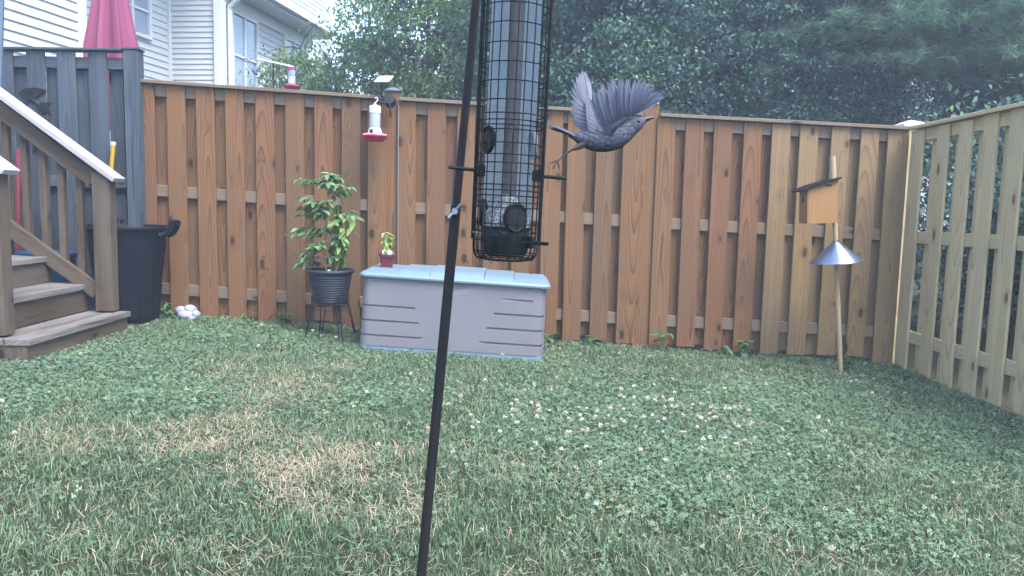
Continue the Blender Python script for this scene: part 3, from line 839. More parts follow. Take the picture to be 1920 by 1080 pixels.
# ---------------------------------------------------------------- birdhouse on a pole with baffle
bx = Vector((2.40, 5.52, float(ground_z(2.4))))
lean = Vector((-.1075, 0, 1)).normalized()
pole = thing('birdhouse_pole', 'thin leaning wooden pole standing in the lawn near the right corner', 'pole', bx)
MB().tube([lean * -.03, lean * .5, lean * 1.0, lean * 1.56], [.0165, .0165, .0165, .017], 12).build('shaft', M['dowel'], pole, smooth=True)
MB().tube([lean * 1.40, lean * 1.565], .021, 14).build('sleeve', M['dowel'], pole, smooth=True)
ba = thing('baffle', 'grey metal cone baffle on the birdhouse pole', 'baffle', bx + lean * .82)
rl = lean.to_track_quat('Z', 'Y').to_matrix()
MB().lathe([(.018, .142), (.02, .138), (.182, .0), (.184, -.004), (.180, -.002), (.018, .130)], 40, M=rl, caps=False).build('cone', M['baffle'], ba, smooth=50)
MB().lathe([(.0175, .13), (.022, .13), (.022, .15), (.0175, .15)], 16, M=rl, caps=False).build('collar', M['steel'], ba, smooth=50)
bh = thing('birdhouse', 'new cedar birdhouse with a black slanted roof fixed to the leaning pole', 'birdhouse', bx + lean * 1.12 + Vector((-.125, -.0, -.03)), (0, R(-3), 0))
rot_b = Matrix.Rotation(R(1), 3, 'Z')
def bb(name, c, d, m, extra=None):
    r_ = rot_b if extra is None else rot_b @ extra
    return MB().box(rot_b @ Vector(c), d, r_, ch=.002).build(name, m, bh)
# the front (entrance) looks to the left, the long side faces the camera
sidep = [(-.085, 0), (.115, 0), (.115, .30), (-.085, .245)]
o = MB().prism(sidep, -.075, -.060, M=rot_b).build('side_panel', M['cedar'], bh)
MB().prism(sidep, .060, .075, M=rot_b).build('side_panel', M['cedar'], bh)
bb('front_panel', (-.0925, 0, .122), (.015, .15, .245), M['cedar'])
bb('back_panel', (.1075, 0, .150), (.014, .119, .30), M['cedar'])
bb('floor_panel', (.01, 0, .02), (.18, .118, .015), M['cedar'])
rfp = MB().prism([(-.15, .222), (-.15, .232), (-.05, .272), (.13, .318), (.13, .306), (-.05, .26)], -.10, .10, M=rot_b).build('roof', M['blackp'], bh)
MB().tube([rot_b @ Vector((-.1015, 0, .165)), rot_b @ Vector((-.095, 0, .165))], .019, 16).build('entrance_shade_disc', M['black'], bh)  # black disc on the panel, painted for the shade inside the entrance
bb('vent_shade_strip', (.045, -.076, .262), (.05, .004, .012), M['black'])  # black strip on the side panel, painted for the shade in the vent
for z in (.05, .16, .25): MB().tube([rot_b @ Vector((.105, -.0775, z)), rot_b @ Vector((.105, -.074, z))], .003, 6).build('screw', M['steel'], bh)

# ---------------------------------------------------------------- hummingbird feeder and solar panel on the fence post
hb = thing('hummingbird_feeder', 'red and white hummingbird feeder hanging in front of the fence post', 'bird feeder', (-1.04, 5.80, 1.415))
prof = [(.0, 0), (.055, .0), (.07, .006), (.088, .03), (.097, .036), (.097, .042), (.08, .046), (.03, .048), (.0, .048)]
MB().lathe(prof, 24, caps=False).build('dish', M['red'], hb, smooth=35)
for k in range(8):
    a = R(k * 45 + 10)
    MB().lathe([(.0, .012), (.012, .01), (.016, .002), (.014, 0)], 10, c=(.072 * math.cos(a), .072 * math.sin(a), .045), caps=False).build('port', M['pink'], hb, smooth=True)
MB().lathe([(.05, .047), (.05, .08), (.042, .092), (.042, .098), (0, .098)], 24, caps=False).build('base_collar', M['white'], hb, smooth=35)
MB().box((-.018, -.050, .072), (.024, .006, .026)).build('camera_window', M['black'], hb)
g = G('clear_bottle'); tr = g.node('BsdfTransparent', {'Color': (.92, .95, 1, 1)}).outputs[0]
mx = g.node('MixShader', {0: .42}); g.t.links.new(tr, mx.inputs[1]); g.t.links.new(g.bsdf((.6, .66, .74, 1), .12, Specular_IOR_Level=.8), mx.inputs[2]); M['clear'] = g.done(mx.outputs[0])
MB().lathe([(.038, .095), (.04, .10), (.04, .21), (.038, .215)], 24, caps=False).build('bottle', M['clear'], hb, smooth=35)
MB().lathe([(.0405, .205), (.043, .207), (.043, .25), (.036, .258), (0, .26)], 24, caps=False).build('top_cap', M['white'], hb, smooth=35)
MB().tube([(-.014, 0, .256), (-.004, 0, .275), (.012, 0, .29), (.02, -.0, .305), (.012, 0, .32), (-.002, 0, .315)], .004, 7).build('hook', M['white'], hb, smooth=True)
MB().tube([(.014, 0, .256), (.004, 0, .272), (-.004, 0, .28)], .0035, 7).build('hook', M['white'], hb, smooth=True)
br = thing('feeder_bracket', 'black clamp bracket with solar panel mounted on the fence post', 'bracket', (-.965, 5.9, 1.72))
MB().tube([(-.09, -.10, .005), (-.02, -.07, -.02), (.03, -.01, -.02)], .010, 8).build('arm', M['black'], br, smooth=True)
MB().lathe([(.0, -.03), (.038, -.03), (.045, -.02), (.045, .03), (.038, .04), (0, .04)], 16, c=(.02, -.01, .0), M=Matrix.Rotation(R(70), 3, 'X'), caps=False).build('swivel', M['black'], br, smooth=35)
MB().tube([(.025, -.05, -.02), (.03, -.06, -.06), (.032, -.05, -.12)], [.010, .008, .009], 8).build('clamp_lever', M['black'], br, smooth=True)
MB().tube([(-.02, -.05, 0), (-.035, -.06, .03), (-.04, -.055, .13)], .007, 8).build('panel_stalk', M['black'], br, smooth=True)
pr = Matrix.Rotation(R(-12), 3, 'Z') @ Matrix.Rotation(R(28), 3, 'X')
MB().box((-.02, -.05, .155), (.118, .125, .010), pr, ch=.003).build('solar_panel', M['panel'], br)
MB().tube([(-.035, -.06, -.01), (-.03, -.06, -.1), (-.015, -.05, -.17), (-.03, -.07, -.21), (-.05, -.07, -.23)], .0025, 5).build('cable', M['black'], br, smooth=True)
tag(MB().tube([(-.893, 5.962, 1.72), (-.8905, 5.962, 1.2), (-.889, 5.962, .8), (-.887, 5.962, .47)], .0032, 6).build('cord', plain('grey_cord', (.20, .19, .19), .6)), 'thin pale grey cord running down the fence beside the capped post', 'cord')

# ---------------------------------------------------------------- beyond the fence: second feeder, hummingbird, white post
h2 = thing('hummingbird_feeder', 'glass hummingbird feeder with dark red base beyond the fence top', 'bird feeder', (-2.28, 8.0, 2.06))
MB().lathe([(0, .01), (.05, .012), (.085, .04), (.088, .05), (.06, .062), (.04, .075), (0, .075)], 24, caps=False).build('dish', plain('wine_red_plastic', (.28, .02, .07), .35), h2, smooth=35)
MB().lathe([(.037, .07), (.037, .13), (.033, .14), (.033, .15), (.038, .16), (.038, .215)], 24, caps=False).build('bottle', M['clear'], h2, smooth=35)
MB().lathe([(.04, .21), (.042, .212), (.042, .235), (.03, .24), (0, .24)], 24, caps=False).build('top_cap', plain('wine_red_cap', (.30, .02, .08), .35), h2, smooth=35)
MB().tube([(0, 0, .238), (.004, 0, .25), (-.004, 0, .262), (0, 0, .275)], .003, 6).build('hook', M['black'], h2)
h3 = thing('feeder_pole', 'thin black feeder pole with a pale arm beyond the brown fence', 'pole', (-2.465, 8.0, float(ground_z(-2.465))))
zp = -float(ground_z(-2.465))
MB().tube([(0, 0, 0), (0, 0, 2.335 + zp)], .009, 8).build('shaft', M['black'], h3, smooth=True)
MB().tube([(-.16, 0, 2.37 + zp), (0, 0, 2.34 + zp), (.10, 0, 2.322 + zp), (.21, 0, 2.298 + zp)], .010, 8).build('arm', M['white'], h3, smooth=True)
wp = thing('fence_post', 'white post with rounded cap peeking over the brown fence left of centre', 'post', (-3.0, 8.0, float(ground_z(-3.0))))
MB().box((0, 0, 1.0), (.13, .13, 2.0)).build('shaft', M['white'], wp)
MB().lathe([(.10, 2.0), (.10, 2.015), (.08, 2.045), (.04, 2.06), (0, 2.065)], 20, caps=False).build('post_cap', M['white'], wp, smooth=40)

# ---------------------------------------------------------------- foreground: pole, tube feeder, catbird
fp = thing('feeder_pole', 'dark metal pole with wing bolt rising through the middle foreground', 'pole', (-.204, 1.62, -.075))
L0 = Vector(fp.location)
W_ = lambda x, y, z: Vector((x, y, z)) - L0
MB().tube([W_(-.2085, 1.62, -.13), W_(-.184, 1.62, .163), W_(-.1205, 1.62, .975)], .0108, 14).build('lower_tube', M['pole'], fp, smooth=True)
up_ = [W_(-.128, 1.62, .88), W_(-.087, 1.62, 1.389), W_(-.045, 1.62, 1.92), W_(-.035, 1.61, 2.02), W_(-.022, 1.585, 2.10), W_(-.008, 1.54, 2.14), W_(.004, 1.49, 2.125), W_(.010, 1.46, 2.06), W_(.013, 1.45, 2.0), W_(.017, 1.44, 1.985)]
MB().tube(up_, .0086, 12).build('upper_tube', M['pole'], fp, smooth=True)
wb = MB()
wb.tube([W_(-.1215, 1.604, .962), W_(-.1215, 1.602, .962), W_(-.1215, 1.598, .962)], [.004, .0075, .006], 10)
wb.tube([W_(-.1215, 1.602, .962), W_(-.114, 1.600, .970), W_(-.109, 1.600, .976)], [.003, .0035, .004], 8)
wb.tube([W_(-.1215, 1.602, .962), W_(-.129, 1.600, .954), W_(-.134, 1.600, .948)], [.003, .0035, .004], 8)
wb.tube([W_(-.1215, 1.604, .962), W_(-.1215, 1.612, .962)], .004, 8)
wb.build('wing_bolt', M['steel'], fp, smooth=True)

fd = thing('tube_feeder', 'caged clear tube bird feeder hanging in the centre foreground', 'bird feeder', (-.0155, 1.45, .872), (0, R(1.46), 0))
CR, FH = .0605, .80
cg = MB()
NVW = 24
for k in range(NVW):
    a = 2 * math.pi * (k + .35) / NVW; c_, s_ = math.cos(a), math.sin(a)
    cg.tube([(c_ * .040, s_ * .040, .004), (c_ * .052, s_ * .052, .006), (c_ * (CR - .002), s_ * (CR - .002), .014), (c_ * CR, s_ * CR, .028), (c_ * CR, s_ * CR, FH)], .00115, 5)
def hoop(mb, r_, z, w, n=48):
    mb.tube([(r_ * math.cos(q), r_ * math.sin(q), z) for q in np.linspace(0, 2 * math.pi, n + 1)], w, 5, caps=False)
for y in (450, 434, 418, 388, 378, 366, 356, 346, 324, 306, 291, 270, 246, 238, 229, 217, 193, 159, 126, 92, 57, 23, -11, -45, -80, -115, -150, -185, -220, -255, -290):
    hoop(cg, CR - .0012, (487 - y) * .00098 + .004, .0011)
for r_, z in ((.040, .004), (.053, .0065), (.0595, .016)): hoop(cg, r_, z, .0013)
cg.build('wire_cage', M['cage'], fd, smooth=True)
for a in (R(-8), R(172), R(80)):
    MB().tube([((CR + .003) * math.cos(a), (CR + .003) * math.sin(a), .04), ((CR + .003) * math.cos(a), (CR + .003) * math.sin(a), FH)], .0028, 8).build('side_rod', M['cage'], fd, smooth=True)
g = G('dusty_clear_tube'); o_ = g.obj()
n1 = g.noise(o_, 25, 5, .7); n2 = g.noise(o_, 180, 3, .7)
tr = g.node('BsdfTransparent', {'Color': (.90, .95, .98, 1)}).outputs[0]
df = g.bsdf((.38, .43, .48, 1), .35, Specular_IOR_Level=.8)
tl = g.node('BsdfTranslucent', {'Color': (.36, .43, .49, 1)}).outputs[0]
m1 = g.node('MixShader', {0: .45}); g.t.links.new(df, m1.inputs[1]); g.t.links.new(tl, m1.inputs[2])
back = g.mth('GREATER_THAN', g.sep(o_)[1], 0)
fac = g.mth('ADD', g.mth('MULTIPLY', back, .6), g.mth('ADD', g.mth('MULTIPLY', n1, .16), g.mth('MULTIPLY', n2, .08)))
m2 = g.node('MixShader', {0: fac}); g.t.links.new(tr, m2.inputs[1]); g.t.links.new(m1.outputs[0], m2.inputs[2])
M['tube'] = g.done(m2.outputs[0])
MB().lathe([(.0455, .05), (.0455, .70)], 40, caps=False).build('tube', M['tube'], fd, smooth=True)
MB().lathe([(.0, .012), (.036, .012), (.042, .018), (.0435, .03), (.0435, .058), (.0462, .06), (.0462, .066), (.04, .066), (0, .06)], 36, caps=False).build('base_cup', M['cage'], fd, smooth=35)
MB().tube([(.002, 0, .06), (.002, 0, .72)], .0138, 16).build('centre_rod', plain('brown_grey_tube', (.035, .026, .028), .7, spec=.2), fd, smooth=True)
MB().lathe([(.048, .70), (.075, .70), (.08, .71), (.06, .76), (.02, .80), (.008, .81), (0, .81)], 32, caps=False).build('top_cap', M['cage'], fd, smooth=35)
MB().lathe([(.0, .665), (.03, .665), (.0445, .69), (.0445, .70), (0, .70)], 28, caps=False).build('inner_cap', plain('brown_plastic', (.09, .06, .05), .5), fd, smooth=35)
g2 = G('seed_mix'); v = g2.node('TexVoronoi', {'Scale': 260.}); g2.t.links.new(g2.obj(), v.inputs['Vector'])
cs = g2.ramp(g2.node('SeparateColor', {0: v.outputs['Color']}).outputs[0], [(.0, (.05, .045, .045)), (.5, (.14, .13, .13)), (1, (.34, .31, .29))])
M['seed'] = g2.done(g2.bsdf(cs, .7, 0, g2.bump(v.outputs['Distance'], .8, .003)))
MB().lathe([(.0135, .062), (.044, .062), (.044, .085), (.035, .098), (.0135, .125)], 28, caps=False).build('seed', M['seed'], fd, smooth=40)
def oval_port(name, ang, z, rx, rz, out=.047, hole=True, m=None):
    c_, s_ = math.cos(ang), math.sin(ang)
    rad = Vector((c_, s_, 0)); tan = Vector((-s_, c_, 0)); upv = Vector((0, 0, 1))
    mb = MB()
    pts = []
    for k in range(25):
        q = 2 * math.pi * k / 24
        t_ = rx * math.cos(q)
        depth = math.sqrt(max(0, out * out - t_ * t_))
        pts.append(tan * t_ + rad * depth + upv * (z + rz * math.sin(q)))
    mb.tube(pts, .0045, 7, caps=False)
    po = mb.build(name, m or M['cage'], fd, smooth=True)
    if hole:
        hb_ = MB()
        rings_ = []
        for k in (1.0, .5, .02):
            rings_.append([tan * (rx * k * math.cos(2 * math.pi * j / 20)) + rad * (out + .0015 + .002 * (1 - k)) + upv * (z + rz * k * math.sin(2 * math.pi * j / 20)) for j in range(20)])
        hb_.loft(rings_, caps=False)
        hb_.build('port_shade_disc', M['black'], po, smooth=True)  # black disc before the tube, painted for the dark inside the port
    return po
oval_port('feeding_port', R(-68), .083, .019, .024)
oval_port('feeding_port', R(-150), .222, .017, .022)
oval_port('feeding_port', R(28), .222, .017, .022, m=plain('grey_port_plastic', (.30, .34, .38), .4))
oval_port('feeding_port', R(168), .090, .018, .022, hole=False)
def perch(a, z, r0, r1, dz):
    c_, s_ = math.cos(a), math.sin(a)
    p = thing_perch = MB().tube([(c_ * r0, s_ * r0, z), (c_ * r1, s_ * r1, z + dz)], .0034, 8).build('perch', M['cage'], fd, smooth=True)
    rz_ = Matrix.Rotation(a, 3, 'Z')
    MB().box((c_ * (CR - .008), s_ * (CR - .008), z + .0), (.018, .014, .022), rz_).build('perch_holder', M['cage'], p)
perch(R(181), .1665, .05, .112, .004)
perch(R(-1), .1625, .048, .106, -.002)
perch(R(-28), .040, .055, .088, -.001)
MB().tube([(-.062, -.004, .053), (-.05, -.004, .0525)], .0025, 7).build('pin', M['steel'], fd, smooth=True)
chn = MB()
for k in range(9):
    z = .81 + k * .034
    pl_ = [(.006 * math.cos(q), 0, z + .02 * (1 + math.sin(q))) if k % 2 else (0, .006 * math.cos(q), z + .02 * (1 + math.sin(q))) for q in np.linspace(0, 2 * math.pi, 13)]
    chn.tube(pl_, .0015, 5, caps=False)
chn.build('hanging_chain', M['steel'], fd, smooth=True)

# catbird taking off
g = G('slate_plumage'); o_ = g.obj()
ox, oy, oz = g.sep(o_)
nn = g.noise(g.comb(g.mth('MULTIPLY', g.mth('ADD', ox, g.mth('MULTIPLY', oz, .5)), 130), g.mth('MULTIPLY', oy, 420), g.mth('MULTIPLY', g.mth('SUBTRACT', oz, g.mth('MULTIPLY', ox, .5)), 420)), 1, 4, .7); n3 = g.noise(o_, 40, 3)
zz = g.sep(o_)[2]
c = g.ramp(g.mth('ADD', g.mth('MULTIPLY', nn, .5), g.mth('MULTIPLY', n3, .5)), [(.25, (.030, .033, .050)), (.75, (.078, .084, .115))])
M['plumage'] = g.done(g.bsdf(c, .75, 0, g.bump(nn, .6, .002), Specular_IOR_Level=.25))
def feathermat(name, c0, c1, trans):
    g = G(name); x, y, z = g.sep(g.obj())
    barb = g.noise(g.comb(g.mth('MULTIPLY', x, 6), g.mth('MULTIPLY', g.mth('ADD', y, g.mth('ABSOLUTE', x)), 22), g.mth('MULTIPLY', g.rnd(), 50)), 1, 2)
    shaft = g.mth('LESS_THAN', g.mth('ABSOLUTE', x), .010)
    edge = g.mth('GREATER_THAN', x, .045)
    cc = g.mix(barb, (*c0, 1), (*c1, 1)); cc = g.mix(g.mth('MULTIPLY', shaft, .6), cc, (.03, .03, .045, 1)); cc = g.mix(g.mth('MULTIPLY', edge, .45), cc, tuple(min(1, v * 1.7) for v in c1) + (1,))
    p = g.bsdf(cc, .6, Specular_IOR_Level=.3); t = g.node('BsdfTranslucent', {'Color': cc}).outputs[0]
    mx = g.node('MixShader', {0: trans}); g.t.links.new(p, mx.inputs[1]); g.t.links.new(t, mx.inputs[2])
    return g.done(mx.outputs[0])
M['feather'] = feathermat('grey_flight_feather', (.15, .157, .205), (.24, .25, .31), .5)
M['tailf'] = feathermat('dark_tail_feather', (.045, .048, .062), (.08, .085, .105), .1)
bc = Vector((.155, 1.45, 1.10))
bird = thing('bird', 'slate grey songbird taking off with raised wings beside the tube feeder', 'bird', bc)
B = lambda x, y, z: Vector((x, y, z)) - bc
spine = [(.1015, 1.1085, .003, .003), (.112, 1.106, .010, .0085), (.128, 1.1022, .0155, .0148), (.148, 1.0992, .0192, .0188), (.168, 1.1, .0205, .0198), (.186, 1.105, .0200, .0193), (.198, 1.1128, .0178, .0172), (.2075, 1.1212, .0155, .0152), (.2165, 1.1285, .0150, .0148), (.2255, 1.1342, .0128, .0122), (.2325, 1.1375, .0082, .0078), (.2375, 1.1392, .0045, .0042)]
# smooth the spine by Catmull-Rom
def crom(P, n=4):
    P = [np.array(p) for p in P]; out = []
    for i in range(len(P) - 1):
        p0, p1, p2, p3 = P[max(i - 1, 0)], P[i], P[i + 1], P[min(i + 2, len(P) - 1)]
        for k in range(n):
            t = k / n
            out.append(.5 * (2 * p1 + (p2 - p0) * t + (2 * p0 - 5 * p1 + 4 * p2 - p3) * t * t + (3 * p1 - p0 - 3 * p2 + p3) * t ** 3))
    out.append(P[-1]); return out
sp_ = crom(spine)
rings = []
for i, q in enumerate(sp_):
    a = sp_[min(i + 1, len(sp_) - 1)][:2] - sp_[max(i - 1, 0)][:2]; a /= np.linalg.norm(a)
    nrm = Vector((-a[1], 0, a[0]))
    rings.append([B(q[0], 1.45, q[1]) + Vector((0, 1, 0)) * q[2] * math.cos(t) + nrm * q[3] * math.sin(t) for t in np.linspace(0, 2 * math.pi, 21)[:-1]])
MB().loft(rings).build('body', M['plumage'], bird, smooth=80)
M['contour'] = feathermat('slate_contour_feather', (.040, .043, .060), (.085, .092, .122), .1)
bk = plain('dark_beak', (.012, .012, .015), .35)
MB().tube([B(.2325, 1.45, 1.1385), B(.244, 1.45, 1.1428), B(.2555, 1.45, 1.1452)], [.0052, .0033, .0005], 10, flat=.8).build('upper_beak', bk, bird, smooth=True)
MB().tube([B(.2325, 1.45, 1.1362), B(.243, 1.45, 1.1400), B(.253, 1.45, 1.1438)], [.0042, .0026, .0005], 10, flat=.8).build('lower_beak', bk, bird, smooth=True)
ey = plain('wet_black_eye', (.006, .006, .008), .08)
for s in (-1, 1):
    MB().lathe([(.0, -.003), (.0018, -.0022), (.0028, 0), (.0018, .0022), (0, .003)], 12, c=B(.2245, 1.45 + s * .0122, 1.1362), caps=False).build('eye', ey, bird, smooth=80)
cpm = plain('black_cap_plumage', (.016, .016, .022), .7)
cr_ = []
for q in sp_[29:42]:
    cr_.append(q)
ringc = []
for i, q in enumerate(cr_):
    a = cr_[min(i + 1, len(cr_) - 1)][:2] - cr_[max(i - 1, 0)][:2]; a /= np.linalg.norm(a)
    nrm = Vector((-a[1], 0, a[0])); k = .2 + .8 * math.sin(math.pi * min(1, (i + .3) / 12))
    ringc.append([B(q[0], 1.45, q[1]) + Vector((0, 1, 0)) * (q[2] + .0006) * math.cos(t) + nrm * (q[3] + .0006) * math.sin(t) for t in np.linspace(math.pi / 2 - .75 * k, math.pi / 2 + .75 * k, 9)])
mc = MB(); nn_ = 9
mc.add([p for r_ in ringc for p in r_], [(i * nn_ + j, i * nn_ + j + 1, (i + 1) * nn_ + j + 1, (i + 1) * nn_ + j) for i in range(len(ringc) - 1) for j in range(nn_ - 1)])
mc.build('crown_cap', cpm, bird, smooth=80)
def feather_mesh(m, w=.19, n=8):
    V = []; F = []
    for i in range(n + 1):
        t = i / n
        ww = w * .5 * min(1, .25 + t * 4) * (1 - max(0, (t - .55) / .45) ** 1.9 * .94)
        z = .06 * math.sin(t * math.pi * .8)
        V += [(-ww * 1.25, t, z - .02), (0, t, z), (ww * .75, t, z - .008)]
    for i in range(n):
        a = i * 3; F += [(a, a + 1, a + 4, a + 3), (a + 1, a + 2, a + 5, a + 4)]
    return MB().add(V, F).mesh('feather', m, True)
f_me = feather_mesh(M['feather']); t_me = feather_mesh(M['tailf'], .13)
def put_feather(parent, me, base, tip, nrm, wid=1.0):
    base, tip, nrm = Vector(base), Vector(tip), Vector(nrm)
    d = tip - base; L = d.length; d.normalize()
    x = d.cross(nrm).normalized(); z = x.cross(d)
    mt = Matrix((x * L * wid, d * L, z * L)).transposed().to_4x4(); mt.translation = base
    o = link('feather', me, parent); o.matrix_basis = mt
    return o
c_me = feather_mesh(M['contour'], .5, 4)
cf_rng = random.Random(8)
for i in range(7, 33, 2):
    n_ = 11
    for j in range(n_):
        th = 2 * math.pi * (j + .5 * (i // 2 % 2)) / n_ + cf_rng.uniform(-.1, .1)
        q = sp_[i]; q0 = sp_[max(0, i - 4)]
        ax_ = sp_[i + 1][:2] - sp_[i - 1][:2]; ax_ = ax_ / np.linalg.norm(ax_)
        nv = Vector((-ax_[1], 0, ax_[0])) * math.sin(th) + Vector((0, 1, 0)) * math.cos(th)
        p_ = B(q[0], 1.45, q[1]) + Vector((0, 1, 0)) * q[2] * math.cos(th) + Vector((-ax_[1], 0, ax_[0])) * q[3] * math.sin(th)
        p0_ = B(q0[0], 1.45, q0[1]) + Vector((0, 1, 0)) * q0[2] * math.cos(th) + Vector((-ax_[1], 0, ax_[0])) * q0[3] * math.sin(th)
        dd_ = (p0_ - p_).normalized() * cf_rng.uniform(.010, .014)
        put_feather(bird, c_me, p_ - nv * .0004, p_ + dd_ + nv * .0009, nv, 1.0).name = 'contour_feather'
tl_ = MB().tube([B(.116, 1.45, 1.1055), B(.104, 1.45, 1.1085), B(.098, 1.45, 1.110)], [.008, .006, .004], 10).build('tail', M['plumage'], bird, smooth=True)
for k in range(8):
    s = (k - 3.5) / 3.5
    put_feather(tl_, t_me, B(.120, 1.45 + s * .004, 1.1040 + .001 * (k % 2)), B(.0595 + .004 * s * s, 1.45 + s * .012, 1.1215 - .003 * s), (0, -.7 + .1 * s, 1), .9)
wing_specs = []
# near wing: fan seen broadside
S = B(.170, 1.436, 1.112); Wr = B(.206, 1.405, 1.141)
near = MB().tube([S, S.lerp(Wr, .35) + Vector((-.004, -.004, .002)), S.lerp(Wr, .7) + Vector((0, -.003, .004)), Wr], [.0075, .0062, .005, .0035], 10).build('wing', M['feather'], bird, smooth=True)
tips = [(.131, 1.172), (.136, 1.184), (.142, 1.193), (.150, 1.199), (.159, 1.203), (.168, 1.206), (.177, 1.2075), (.186, 1.208), (.195, 1.2075), (.204, 1.206), (.213, 1.2035), (.222, 1.2), (.231, 1.196), (.240, 1.1905), (.248, 1.184), (.2545, 1.177), (.258, 1.169)]
for k, (tx, tz2) in enumerate(tips):
    t = min(1, k / 9)
    b_ = S.lerp(Wr, t) + Vector((.0005 * max(0, k - 9), 0, .0005 * max(0, k - 9)))
    put_feather(near, f_me, b_ + Vector((0, -.0006 * k, 0)), B(tx + rng.uniform(-.003, .003), 1.415 - .0032 * k + rng.uniform(-.003, .003), tz2 + rng.uniform(-.004, .003)), (.25 + rng.uniform(-.15, .15), -1, .15), 1.0)
for k in range(11):
    t = k / 10; b_ = S.lerp(Wr, t) + Vector((0, -.004, -.001)); ang = R(125 - 75 * t)
    put_feather(near, f_me, b_, b_ + Vector((math.cos(ang) * .03, -.004, math.sin(ang) * .03)), (.25, -1, .1), 2.0).name = 'covert_feather'
# far wing: swept up and back
S2 = B(.158, 1.466, 1.112); Wr2 = B(.140, 1.500, 1.166)
far = MB().tube([S2, S2.lerp(Wr2, .4) + Vector((-.003, .003, 0)), S2.lerp(Wr2, .75), Wr2], [.0075, .006, .005, .0035], 10).build('wing', M['feather'], bird, smooth=True)
tips = [(.119, 1.128), (.113, 1.132), (.108, 1.140), (.1045, 1.149), (.1025, 1.159), (.1015, 1.170), (.102, 1.181), (.1035, 1.193), (.1055, 1.205), (.109, 1.217), (.1135, 1.228), (.119, 1.235), (.125, 1.2395), (.131, 1.239), (.136, 1.231)]
for k, (tx, tz2) in enumerate(tips):
    t = min(1, k / 7.5)
    put_feather(far, f_me, S2.lerp(Wr2, t) + Vector((0, .0006 * k, 0)), B(tx, 1.50 + .003 * k, tz2), (.45, -1, -.1), 1.05)
for k in range(9):
    t = k / 8; b_ = S2.lerp(Wr2, t) + Vector((0, -.003, 0)); ang = R(165 - 60 * t)
    put_feather(far, f_me, b_, b_ + Vector((math.cos(ang) * .026, .003, math.sin(ang) * .026)), (.45, -1, -.1), 2.0).name = 'covert_feather'
lgm = plain('dark_bird_leg', (.05, .035, .035), .5)
for s in (-1, 1):
    y = 1.45 + s * .007
    lg = MB().tube([B(.128, y, 1.0945), B(.114, y, 1.0865), B(.104, y, 1.0825), B(.092, y + s * .001, 1.0735), B(.079, y + s * .002, 1.0615)], [.0075, .005, .0022, .0014, .0016], 8).build('leg', lgm, bird, smooth=True)
    ft = MB(); p = B(.079, y + s * .002, 1.0615)
    for dx, dy, dz in ((-.011, .0, -.004), (-.008, -.004, -.012), (-.006, .005, -.011), (.003, .001, -.012)):
        v_ = Vector((dx, dy, dz)); ft.tube([p, p + v_ * .5 + Vector((-.001, 0, .001)), p + v_, p + v_ * 1.2 + Vector((0, 0, -.002))], [.0012, .0011, .0010, .0003], 6)
    ft.build('foot', lgm, lg, smooth=True)

# tiny hummingbird hovering beyond the fence
hc = Vector((-2.65, 8.0, 2.235))
hm = thing('bird', 'tiny dark hummingbird hovering above the fence left of the far feeder', 'bird', hc)
MB().tube([(-.052, 0, .030), (-.028, 0, .022), (-.024, 0, .020), (-.014, 0, .014), (.0, 0, .0), (.012, 0, -.012), (.030, 0, -.020)], [.0006, .0022, .010, .0115, .016, .013, .004], 10).build('body', plain('dark_purple_plumage', (.04, .035, .06), .5), hm, smooth=True)
hfm = feathermat('blue_grey_wing', (.10, .13, .22), (.16, .20, .30), .4); hf = feather_mesh(hfm, .34)
for tip in ((.075, -.02, .045), (-.05, .06, .045)):
    w = MB().tube([(0, 0, .006), (tip[0] * .25, tip[1] * .25, .006 + tip[2] * .25)], [.005, .003], 8).build('wing', hfm, hm)
    put_feather(w, hf, (0, 0, .006), tip, (0, -1, .4), 1.0)
    put_feather(w, hf, (0.003, 0, .004), Vector(tip) * .86 + Vector((.004, 0, -.01)), (0, -1, .4), 1.0)

# painted ornament by the fence foot
orc = Vector((-2.48, 5.84, float(ground_z(-2.48)) + .01))
g = G('painted_ceramic'); o_ = g.obj(); n = g.noise(o_, 55, 2, .5, .6); n_b = g.noise(o_, 120, 2, .5)
pc_ = g.ramp(n, [(.32, (.07, .11, .19)), (.42, (.27, .29, .34)), (.55, (.31, .32, .31)), (.63, (.28, .17, .21)), (.72, (.22, .22, .11))])
M['ceramic'] = g.done(g.bsdf(g.mix(g.mth('GREATER_THAN', n_b, .68), pc_, (.08, .10, .15, 1)), .45))
orm = thing('garden_ornament', 'white painted lumpy garden ornament on the grass by the fence', 'ornament', orc)
def blob(name, c, r_):
    pr_ = [(math.sin(t) * r_[0], -math.cos(t) * r_[2]) for t in np.linspace(0.02, math.pi - .02, 11)]
    MB().lathe(pr_, 18, c=c, M=Matrix.Diagonal((1, r_[1] / r_[0], 1)), mod=lambda q, z: 1 + .07 * math.sin(3 * q + z * 60) + .06 * math.sin(5 * q - z * 110)).build(name, M['ceramic'], orm, smooth=80)
blob('centre', (.0, -.01, .040), (.072, .05, .042))
blob('lobe', (-.042, .006, .072), (.048, .038, .034))
blob('lobe', (.024, .008, .080), (.050, .038, .038))
blob('lobe', (.072, -.005, .046), (.034, .032, .034))
blob('lobe', (-.078, -.01, .026), (.030, .03, .026))
blob('lobe', (.056, -.03, .018), (.028, .026, .02))

